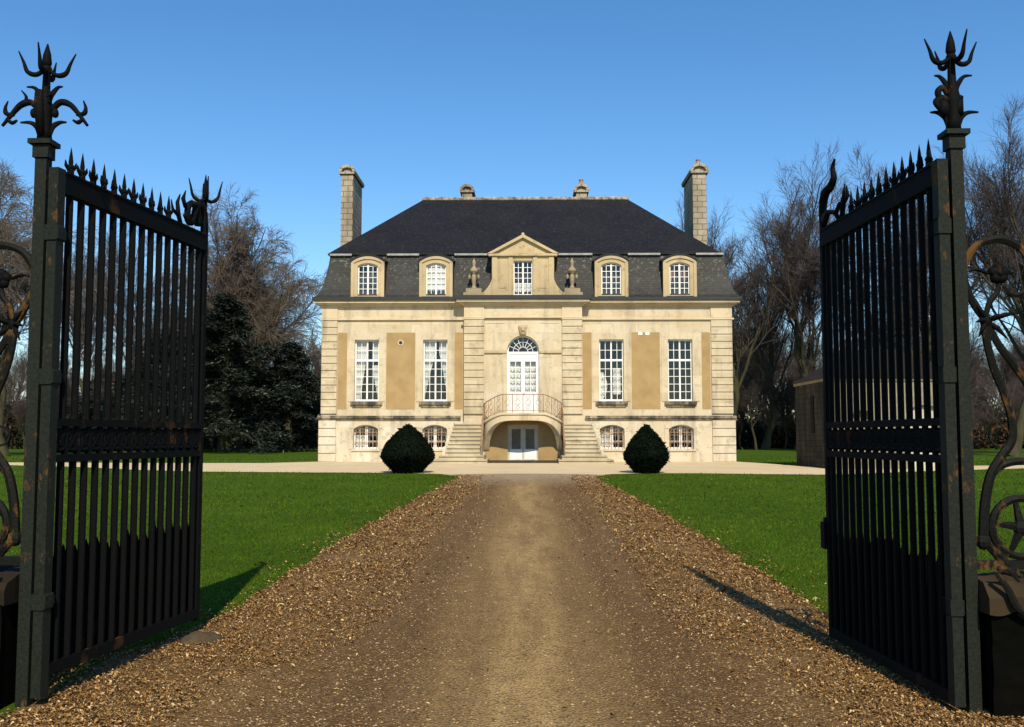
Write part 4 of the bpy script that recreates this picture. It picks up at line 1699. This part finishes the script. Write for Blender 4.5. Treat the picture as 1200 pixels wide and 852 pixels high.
# ------------------------------------------------------------------ clipped yews
def yew(x, y, r, h, label):
    prof_z = np.array([0, .06, .16, .27, .34, .42, .52, .62, .72, .82, .90, .96, 1.0])
    prof_r = np.array([.50, .56, .74, .93, 1.0, .985, .90, .77, .61, .42, .26, .13, .02])
    t = thing('clipped_yew', label, 'topiary', (x, y, zg(y) - .02), 0, 'clipped yews at the end of the drive')
    b = MB()
    nz_, na = 30, 40
    for i in range(nz_ + 1):
        f = i / nz_
        rr = float(np.interp(f, prof_z, prof_r)) * r
        for k in range(na):
            a = 2 * pi * k / na
            p = Vector((cos(a) * rr, sin(a) * rr, f * h))
            d = 1 + .05 * noise.noise(p * 2.2 + Vector((x, y, 0))) + .03 * noise.noise(p * 6)
            b.v.append((p.x * d * .96, p.y * d * .96, p.z))
    for i in range(nz_):
        for k in range(na):
            k2 = (k + 1) % na
            b.f.append((i * na + k, i * na + k2, (i + 1) * na + k2, (i + 1) * na + k))
    b.build('foliage_core', M['yew'], t, True)
    rng = np.random.default_rng(int(abs(x) * 100))
    n = 9000
    f = rng.random(n)
    rr = np.interp(f, prof_z, prof_r) * r
    keep = rng.random(n) < (rr / r * .9 + .1)
    f, rr = f[keep], rr[keep]
    n = len(f)
    a = rng.random(n) * 2 * pi
    nrm = np.stack([np.cos(a), np.sin(a), (f - .3) * .8], 1)
    c = np.stack([np.cos(a) * rr, np.sin(a) * rr, f * h], 1)
    dd = np.array([1 + .05 * noise.noise(Vector((q[0], q[1], q[2])) * 2.2 + Vector((x, y, 0))) for q in c])
    c[:, :2] *= (dd * (.95 + .02 * rng.random(n)))[:, None]
    d = nrm + rng.normal(size=(n, 3)) * .7
    d /= np.linalg.norm(d, axis=1, keepdims=True)
    s = np.cross(d, rng.normal(size=(n, 3)))
    s /= np.linalg.norm(s, axis=1, keepdims=True)
    ln = .04 + .05 * rng.random(n) + .09 * (rng.random(n) > .985)
    V = np.empty((n, 3, 3))
    V[:, 0] = c - s * (ln * .35)[:, None]
    V[:, 1] = c + s * (ln * .35)[:, None]
    V[:, 2] = c + d * ln[:, None]
    me = np_mesh('yew_foliage', V.reshape(-1, 3), np.arange(3 * n).reshape(n, 3), 3, M['yew'])
    link('foliage', me, t)
    b = MB()
    b.tube([(0, 0, -.1), (.02, 0, .3)], [.12, .1], 8)
    b.build('trunk', M['bark'], t)


yew(-4.22, 35.2, .97, 1.76, 'dark teardrop yew clipped broad and round, left of the drive')
yew(4.30, 35.2, .80, 1.74, 'dark teardrop yew clipped narrow, right of the drive')

# ------------------------------------------------------------------ entrance gates
BOT, TOP = .16, 3.14


def curl(pts, n=6):
    """Catmull-Rom through points"""
    out = []
    P = [Vector(p) for p in pts]
    P = [P[0] * 2 - P[1]] + P + [P[-1] * 2 - P[-2]]
    for i in range(1, len(P) - 2):
        for k in range(n):
            t = k / n
            a, b_, c, d = P[i - 1], P[i], P[i + 1], P[i + 2]
            out.append(.5 * ((2 * b_) + (c - a) * t + (2 * a - 5 * b_ + 4 * c - d) * t * t + (3 * b_ - a - 3 * c + d) * t ** 3))
    out.append(P[-2])
    return out


def taper(n, a, m, e):
    return [a + (m - a) * min(1, i / (n * .4)) if i < n * .4 else m + (e - m) * (i / n - .4) / .6 for i in range(n)]


def crl(b, pts, a, m, e, flat=1.0, k=6):
    c = curl(pts)
    b.tube(c, taper(len(c), a, m, e), k, flat)


def spear_mb():
    b = MB()
    b.lathe([(.023, 0), (.022, .05), (.028, .065), (.022, .08), (.016, .09)], (0, 0, 0), 8)
    b.lathe([(.014, .09), (.016, .11), (.010, .165), (.001, .225)], (0, 0, 0), 8)
    for s in (-1, 1):
        b.tube([(s * .015, 0, .045), (s * .040, 0, .075), (s * .047, 0, .115)], [.014, .013, .003], 5)
    b.v = [(x * .9, y * .9, z * .80) for x, y, z in b.v]
    return b


def gate_leaf(hx, hy, tx, ty, label, hooked):
    L = sqrt((tx - hx) ** 2 + (ty - hy) ** 2)
    t = thing('gate_leaf', label, 'gate', (hx, hy, 0), math.atan2(ty - hy, tx - hx), 'iron gate leaves')
    side = 1 if hx < 0 else -1
    BOT = .16 if hx < 0 else .055
    br = .0225 if hx < 0 else .0205
    # frame: hinge stile, tip stile, rails
    b = MB()
    b.box(-.042, .033, -.031, .031, .05, TOP + .02)
    b.build('hinge_stile', M['postiron'], t)
    b = MB()
    b.box(L - .03, L + .02, -.022, .022, BOT - .02, TOP + .12)
    b.build('tip_stile', M['iron'], t)
    b = MB()
    b.box(.036, L - .031, -.030, .030, TOP - .12, TOP)
    b.box(.036, L - .031, -.038, .038, TOP - .002, TOP + .012)
    b.build('top_rail', M['iron'], t)
    b = MB()
    b.box(.036, L - .031, -.030, .030, BOT, BOT + .07)
    b.build('bottom_rail', M['iron'], t)
    # ornamental middle band
    b = MB()
    z0, z1 = 1.40, 1.66
    b.box(.036, L - .031, -.028, .028, z0, z0 + .045)
    b.box(.036, L - .031, -.028, .028, z1 - .045, z1)
    n = 15
    p = (L - .07) / n
    for k in range(n):
        u = .036 + p * (k + .5)
        zc = (z0 + z1) / 2
        b.ring((u, 0, zc), p * .46, .019, 14, 5)
        b.ring((u, 0, zc), p * .20, .018, 10, 5)
        for a in (.785, 2.356):
            b.tube([(u - cos(a) * p * .6, 0, zc - sin(a) * p * .75), (u + cos(a) * p * .6, 0, zc + sin(a) * p * .75)], .019, 5)
        b.tube([(u + p / 2, 0, z0 + .03), (u + p / 2, 0, z1 - .03)], .02, 5)
    b.build('ornamental_band', M['iron'], t)
    # bars with spear heads
    nb = 15
    pitch = (L - .10) / nb
    bar_me = None
    sp_me = None
    for k in range(nb):
        u = .075 + pitch * (k + .42)
        if bar_me is None:
            q = MB()
            q.tube([(0, 0, BOT + .07), (0, 0, 1.40)], br, 8)
            q.tube([(0, 0, 1.66), (0, 0, TOP - .12)], br, 8)
            o = q.build('bar', M['iron'], t, False, (u, 0, 0))
            bar_me = o.data
        else:
            o = link('bar', bar_me, t, (u, 0, 0))
        if u < L * .76:
            if sp_me is None:
                s = spear_mb().build('spear_head', M['iron'], o, False, (0, 0, TOP + .01))
                sp_me = s.data
            else:
                s = link('spear_head', sp_me, o, (0, 0, TOP + .01))
            s.rotation_euler = (0, 0, (k % 5 - 2) * .12)
    # short dog bars in front of a sheet-iron kick panel
    b = MB()
    u = .05
    rk = random.Random(3 if hx < 0 else 4)
    while u < L - .12:
        wd = pitch * .96
        zt = .86 + rk.uniform(-.03, .05)
        m = u + wd / 2
        b.prism([(u, BOT + .07), (u + wd, BOT + .07), (u + wd, zt - .04), (u + wd * .72, zt - .02), (m, zt + .025), (u + wd * .28, zt - .02), (u, zt - .04)],
                side * .030, side * .036)
        u += pitch
    b.build('kick_panel', M['iron'], t)
    # scroll at the tip end
    b = MB()
    if not hooked:
        c = (L * .885, TOP + .085)
        pts = []
        for k in range(26):
            a = -.4 + k * .30
            r = .13 * (1 - k / 30)
            pts.append((c[0] + r * cos(a) * .9, 0, c[1] + .03 + r * sin(a)))
        b.tube(pts, [.030 - .0005 * k for k in range(26)], 7)
        crl(b, [(L - .005, 0, TOP + .05), (L - .01, 0, TOP + .17), (L - .07, 0, TOP + .235), (L - .15, 0, TOP + .20), (L - .19, 0, TOP + .11), (L - .26, 0, TOP + .05), (L - .34, 0, TOP + .10)], .026, .030, .014, 1, 7)
        b.tube([(L * .80, 0, TOP), (L * .775, 0, TOP + .08), (L * .765, 0, TOP + .17), (L * .785, 0, TOP + .24)], [.018, .02, .016, .005], 6)
        b.tube([(L * .78, 0, TOP + .07), (L * .73, 0, TOP + .10), (L * .715, 0, TOP + .17)], [.016, .013, .004], 6)
        b.tube([(L * .83, 0, TOP + .16), (L * .81, 0, TOP + .22), (L * .83, 0, TOP + .29)], [.016, .018, .004], 6)
        # trident on the tip stile
        b.tube([(L, 0, TOP + .10), (L, 0, TOP + .34)], [.02, .014], 6)
        b.lathe([(.012, .30), (.026, .34), (.02, .40), (.003, .50)], (L, 0, TOP), 7)
        for a in (0, pi / 2, pi, 3 * pi / 2):
            cx, sy = cos(a + .6), sin(a + .6)
            crl(b, [(L, 0, TOP + .30), (L + cx * .05, sy * .05, TOP + .285), (L + cx * .095, sy * .095, TOP + .32), (L + cx * .115, sy * .115, TOP + .40), (L + cx * .13, sy * .13, TOP + .46)],
                .013, .015, .003)
    else:
        crl(b, [(L - .005, 0, TOP + .06), (L - .01, 0, TOP + .20), (L - .07, 0, TOP + .29), (L - .17, 0, TOP + .31), (L - .25, 0, TOP + .36), (L - .235, 0, TOP + .44), (L - .28, 0, TOP + .50)],
            .028, .036, .008, 1, 8)
        b.tube([(L - .02, 0, TOP + .05), (L - .12, 0, TOP + .13), (L - .25, 0, TOP + .10), (L - .34, 0, TOP + .03)], [.024, .022, .02, .016], 6)
        b.tube([(L - .27, 0, TOP + .08), (L - .36, 0, TOP + .14), (L - .44, 0, TOP + .12)], [.018, .018, .008], 6)
        b.tube([(L - .40, 0, TOP + .01), (L - .43, 0, TOP + .14), (L - .47, 0, TOP + .26)], [.02, .022, .004], 6)
        b.tube([(L - .44, 0, TOP + .12), (L - .52, 0, TOP + .16), (L - .50, 0, TOP + .24)], [.016, .016, .004], 6)
    b.build('tip_scroll', M['iron'], t, True)
    # hinge clasps
    for z in (2.72, 1.86, .55):
        b = MB()
        b.bevbox(-.052, .047, -.042, .042, z, z + .09, .01)
        b.box(.047, .075, -.025, .025, z + .02, z + .07)
        b.build('hinge', M['postiron'], t)
    if hooked:
        b = MB()
        b.box(L + .002, L + .085, -.045, .045, .70, .90)
        b.box(L + .02, L + .06, -.03, .03, .90, .935)
        b.build('lock_box', M['iron'], t)
    return t


gate_leaf(-2.815, 5.77, -2.555, 7.68, 'black iron gate leaf at the left with a small trident on its free end', False)
gate_leaf(2.415, 5.66, 2.318, 7.58, 'black iron gate leaf at the right with a lock box on its free end', True)


def gate_post(x, y, label, lush):
    t = thing('gate_post', label, 'gate post', (x, y, 0), 0, 'iron gate posts')
    b = MB()
    b.box(-.035, .035, -.035, .035, -.2, 3.22)
    b.build('shaft', M['postiron'], t)
    b = MB()
    b.box(-.047, .047, -.047, .047, 3.221, 3.30)
    b.box(-.068, .068, -.068, .068, 3.301, 3.33)
    b.build('post_cap', M['postiron'], t)
    b = MB()
    z = 3.335
    b.lathe([(.044, 0), (.038, .06), (.040, .14), (.044, .19), (.032, .26), (.024, .30), (.021, .42), (.032, .44), (.024, .46)], (0, 0, z), 14)
    b.lathe([(.018, .45), (.030, .48), (.024, .53), (.004, .60)], (0, 0, z), 7)
    for a in (.15, 1.72, 3.29, 4.86):
        c, s = cos(a), sin(a)
        crl(b, [(c * .01, s * .01, z + .44), (c * .06, s * .06, z + .405), (c * .11, s * .11, z + .42), (c * .135, s * .135, z + .48), (c * .165, s * .165, z + .545)], .013, .016, .003)
    # leaves
    for s in (-1, 1):
        crl(b, [(s * .02, 0, z + .22), (s * .035, 0, z + .28), (s * .07, 0, z + .325), (s * .11, -.02, z + .325)], .012, .017, .004, .6)
        crl(b, [(s * .03, 0, z + .03), (s * .05, 0, z + .085), (s * .09, 0, z + .11), (s * .14, -.02, z + .105)], .014, .018, .005, .6)
    if lush:
        for s in (-1, 1):
            crl(b, [(s * .04, 0, z + .19), (s * .09, 0, z + .235), (s * .15, 0, z + .22), (s * .205, 0, z + .16), (s * .26, 0, z + .09)], .018, .021, .008)
            crl(b, [(s * .19, 0, z + .16), (s * .235, 0, z + .165), (s * .245, 0, z + .20), (s * .23, 0, z + .245)], .012, .015, .003)
            crl(b, [(s * .23, 0, z + .13), (s * .20, 0, z + .11), (s * .17, 0, z + .125)], .01, .014, .006)
            b.blob((s * .065, -.01, z + .165), .022, 1, 1, 1.4)
            crl(b, [(s * .13, 0, z + .23), (s * .12, 0, z + .27), (s * .15, 0, z + .31)] if s < 0 else [(.03, -.03, z + .3), (.05, -.05, z + .27), (.03, -.06, z + .25)], .008, .01, .003)
        b.tube([(-.03, -.02, z + .30), (-.02, -.035, z + .2), (-.005, -.03, z + .02)], [.026, .034, .024], 9)
    else:
        crl(b, [(-.03, -.02, z + .17), (-.07, -.03, z + .18), (-.11, -.04, z + .16), (-.085, -.05, z + .10)], .018, .028, .012)
        crl(b, [(-.09, -.04, z + .17), (-.10, -.04, z + .22), (-.07, -.03, z + .25), (-.04, -.02, z + .21)], .016, .02, .01)
        b.blob((-.075, -.05, z + .12), .034, 1, 1, 1.5)
        b.tube([(.01, -.02, z + .20), (.05, -.03, z + .19)], [.02, .008], 6)
        b.tube([(.025, 0, z + .19), (.02, 0, z + .10)], [.035, .04], 7)
    b.build('finial', M['iron'], t, True)
    return t


gate_post(-2.905, 5.77, 'green-black iron gate post at the left, its finial with two long curling arms', True)
gate_post(2.505, 5.66, 'green-black iron gate post at the right, its finial with one folded flower', False)


# scrollwork panels beside the posts
def scroll_panel(px0, y, s, label):
    """s = +1: extends to +x from the post"""
    t = thing('scroll_panel', label, 'ironwork panel', (px0, y, 0), 0, 'iron scrollwork panels')

    def S(px, py, dy=0):
        return (s * (px - 1125) / 203.0, dy, 1.55 + (512 - py) / 202.0)

    def both(fn):
        fn(lambda px, py, dy=0: S(px, py, dy))
        fn(lambda px, py, dy=0: S(2 * 1228 - px, py, dy))

    b = MB()

    def a1(Q):
        crl(b, [Q(1133, 336), Q(1135, 310), Q(1147, 290), Q(1166, 281), Q(1184, 281), Q(1203, 292), Q(1213, 314), Q(1208, 338), Q(1192, 346), Q(1180, 335)], .022, .026, .012, .9)
        crl(b, [Q(1133, 322), Q(1139, 345), Q(1150, 365), Q(1158, 378), Q(1163, 400)], .02, .024, .018, .9)
        crl(b, [Q(1157, 374), Q(1172, 405), Q(1190, 430), Q(1206, 460), Q(1212, 500)], .018, .024, .012, .9)
        crl(b, [Q(1157, 376), Q(1158, 400), Q(1165, 432), Q(1176, 462), Q(1183, 488), Q(1183, 515), Q(1170, 535), Q(1157, 556), Q(1149, 590), Q(1146, 628)], .022, .024, .030, .9)
        crl(b, [Q(1157, 374), Q(1163, 355), Q(1172, 343), Q(1175, 330)], .014, .018, .012)
        b.ring((Q(1168, 511)[0] + s * .004, Q(1168, 511)[1], Q(1168, 511)[2]), .056, .009, 16, 4)
        crl(b, [Q(1158, 556), Q(1172, 544), Q(1192, 540), Q(1210, 545), Q(1222, 560)], .02, .026, .014, .9)

    both(a1)
    scroll = b.build('scroll', M['scrolliron'], t)
    b = MB()

    def a2(Q):
        c = Q(1190, 616)
        b.ring(c, .165, .024, 26, 6)
        for k in range(5):
            a = k * 2 * pi / 5 + .5
            b.tube([c, (c[0] + .155 * cos(a), c[1], c[2] + .155 * sin(a))], [.03, .014], 5)
        b.blob(c, .05, 1, .7, 1)
        q = Q(1146, 632)
        b.blob(q, .045, 1, .8, 1.1)
        crl(b, [q, Q(1160, 645), Q(1180, 668), Q(1192, 676)], .02, .03, .018)

    both(a2)
    b.build('wheel_ornament', M['scrolliron'], t)
    def a3(Q):
        b = MB()
        c = Q(1174, 321)
        for k in range(5):
            a = k * 2 * pi / 5 + .3
            p = (c[0] + .05 * cos(a), c[1] - .01, c[2] + .05 * sin(a))
            b.tube([c, ((c[0] + p[0]) / 2, p[1] - .01, (c[2] + p[2]) / 2), p, (p[0] + .012 * cos(a), p[1] + .01, p[2] + .012 * sin(a))], [.016, .034, .030, .006], 7, .5)
        b.blob((c[0], c[1] - .02, c[2]), .024)
        crl(b, [Q(1140, 318), Q(1150, 316), Q(1162, 320), c], .004, .012, .008)
        b.build('flower', M['iron'], t, True)
        b = MB()
        n = Q(1158, 377)
        b.blob(n, .035, 1.1, .8, 1.2)
        for e in (Q(1143, 379, -.03), Q(1178, 370, -.03), Q(1201, 366, 0), Q(1147, 396, -.02), Q(1181, 399, -.02), Q(1146, 360, -.02)):
            b.tube([n, ((n[0] + e[0]) / 2, e[1], (n[2] + e[2]) / 2 + .01), e], [.014, .016, .003], 5)
        b.build('leaf_boss', M['iron'], t, True)

    both(a3)
    b = MB()
    x0 = s * (1228 - 1125) * 2 / 203.0
    b.box(x0 - .042, x0 + .042, -.042, .042, .76, 3.0)
    b.lathe([(.042, 3.0), (.06, 3.04), (.03, 3.10), (.002, 3.22)], (x0, 0, 0), 8)
    b.build('end_post', M['postiron'], t)
    b = MB()
    b.box(*sorted((s * .05, x0 - s * .045)), -.02, .02, .80, .85)
    b.build('base_rail', M['scrolliron'], t)


scroll_panel(-2.905, 5.80, -1, 'rusty scrollwork panel on the low plinth left of the left gate post')
scroll_panel(2.505, 5.69, 1, 'rusty scrollwork panel on the low plinth right of the right gate post')


def plinth_wall(s, xa, xb, y, label):
    t = thing('plinth_wall', label, 'wall', ((xa + xb) / 2, y, 0), 0, 'low plinth walls')
    hw = (xb - xa) / 2
    b = MB()
    n = 24
    vs = []
    b.box(-hw + .01, hw - .01, -.195, .26, -.2, .58)
    nx_, nz_ = 260, 18
    base = len(b.v)
    for i in range(nx_ + 1):
        for k in range(nz_ + 1):
            x = -hw + 2 * hw * i / nx_
            z = -.1 + .69 * k / nz_
            d = .022 * noise.noise((x * 4 + s * 3, z * 5, 1)) + .012 * noise.noise((x * 13, z * 15, s))
            b.v.append((x, -.225 + d, z))
    for i in range(nx_):
        for k in range(nz_):
            a = base + i * (nz_ + 1) + k
            b.f.append((a, a + nz_ + 1, a + nz_ + 2, a + 1))
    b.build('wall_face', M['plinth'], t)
    b = MB()
    # rounded, worn coping
    prof = [(-.25, .58), (-.26, .66), (-.20, .73), (-.05, .765), (.12, .765), (.26, .73), (.31, .66), (.30, .58)]
    m = 260
    for i in range(m + 1):
        x = -hw - .02 + (2 * hw + .04) * i / m
        for yy_, zz in prof:
            d = .030 * noise.noise((x * 4 + s * 7, yy_ * 5, zz * 5)) + .016 * noise.noise((x * 14, yy_ * 9, zz * 9))
            b.v.append((x, yy_ + d, zz + d))
    k = len(prof)
    for i in range(m):
        for j in range(k):
            j2 = (j + 1) % k
            b.f.append((i * k + j, i * k + j2, (i + 1) * k + j2, (i + 1) * k + j))
    b.f.append(tuple(range(k)))
    b.f.append(tuple(range(m * k + k - 1, m * k - 1, -1)))
    b.build('coping', M['coping'], t)
    # iron leaf bracket between post and coping
    b = MB()
    x0 = -s * hw
    for e in range(2):
        c = [(x0 + s * .02, -.27, .80), (x0 + s * .07, -.28, .72), (x0 + s * .12, -.28, .62), (x0 + s * .21, -.28, .575), (x0 + s * .30, -.28, .60)]
    crl(b, c, .015, .022, .006, .7)
    crl(b, [(x0 + s * .02, -.27, .83), (x0 + s * .08, -.28, .82), (x0 + s * .13, -.29, .76)], .014, .02, .005, .7)
    b.build('bracket', M['scrolliron'], t)


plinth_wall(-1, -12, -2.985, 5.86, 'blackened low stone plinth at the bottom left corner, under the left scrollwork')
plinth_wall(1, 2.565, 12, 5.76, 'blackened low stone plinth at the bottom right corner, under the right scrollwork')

# stone that stops the left leaf
b = MB()
n = 14
for i in range(6):
    f = i / 5
    r = .13 * cos(f * pi / 2 * .96)
    for k in range(n):
        a = 2 * pi * k / n
        q = 1 + .22 * noise.noise((cos(a) * 2, sin(a) * 2, f * 2))
        b.v.append((cos(a) * r * q * 1.25, sin(a) * r * q, .085 * sin(f * pi / 2) * q))
for i in range(5):
    for k in range(n):
        k2 = (k + 1) % n
        b.f.append((i * n + k, i * n + k2, (i + 1) * n + k2, (i + 1) * n + k))
b.f.append(tuple(range(5 * n, 6 * n)))
gs = b.build('gate_stop', plain('grey_stone', (.10, .07, .04), (.055, .042, .025), 12, .95, .1, .6, .02), None, True, (-2.42, 7.42, .01))
tag(gs, 'worn grey stop stone on the gravel at the foot of the left gate leaf', 'stone')
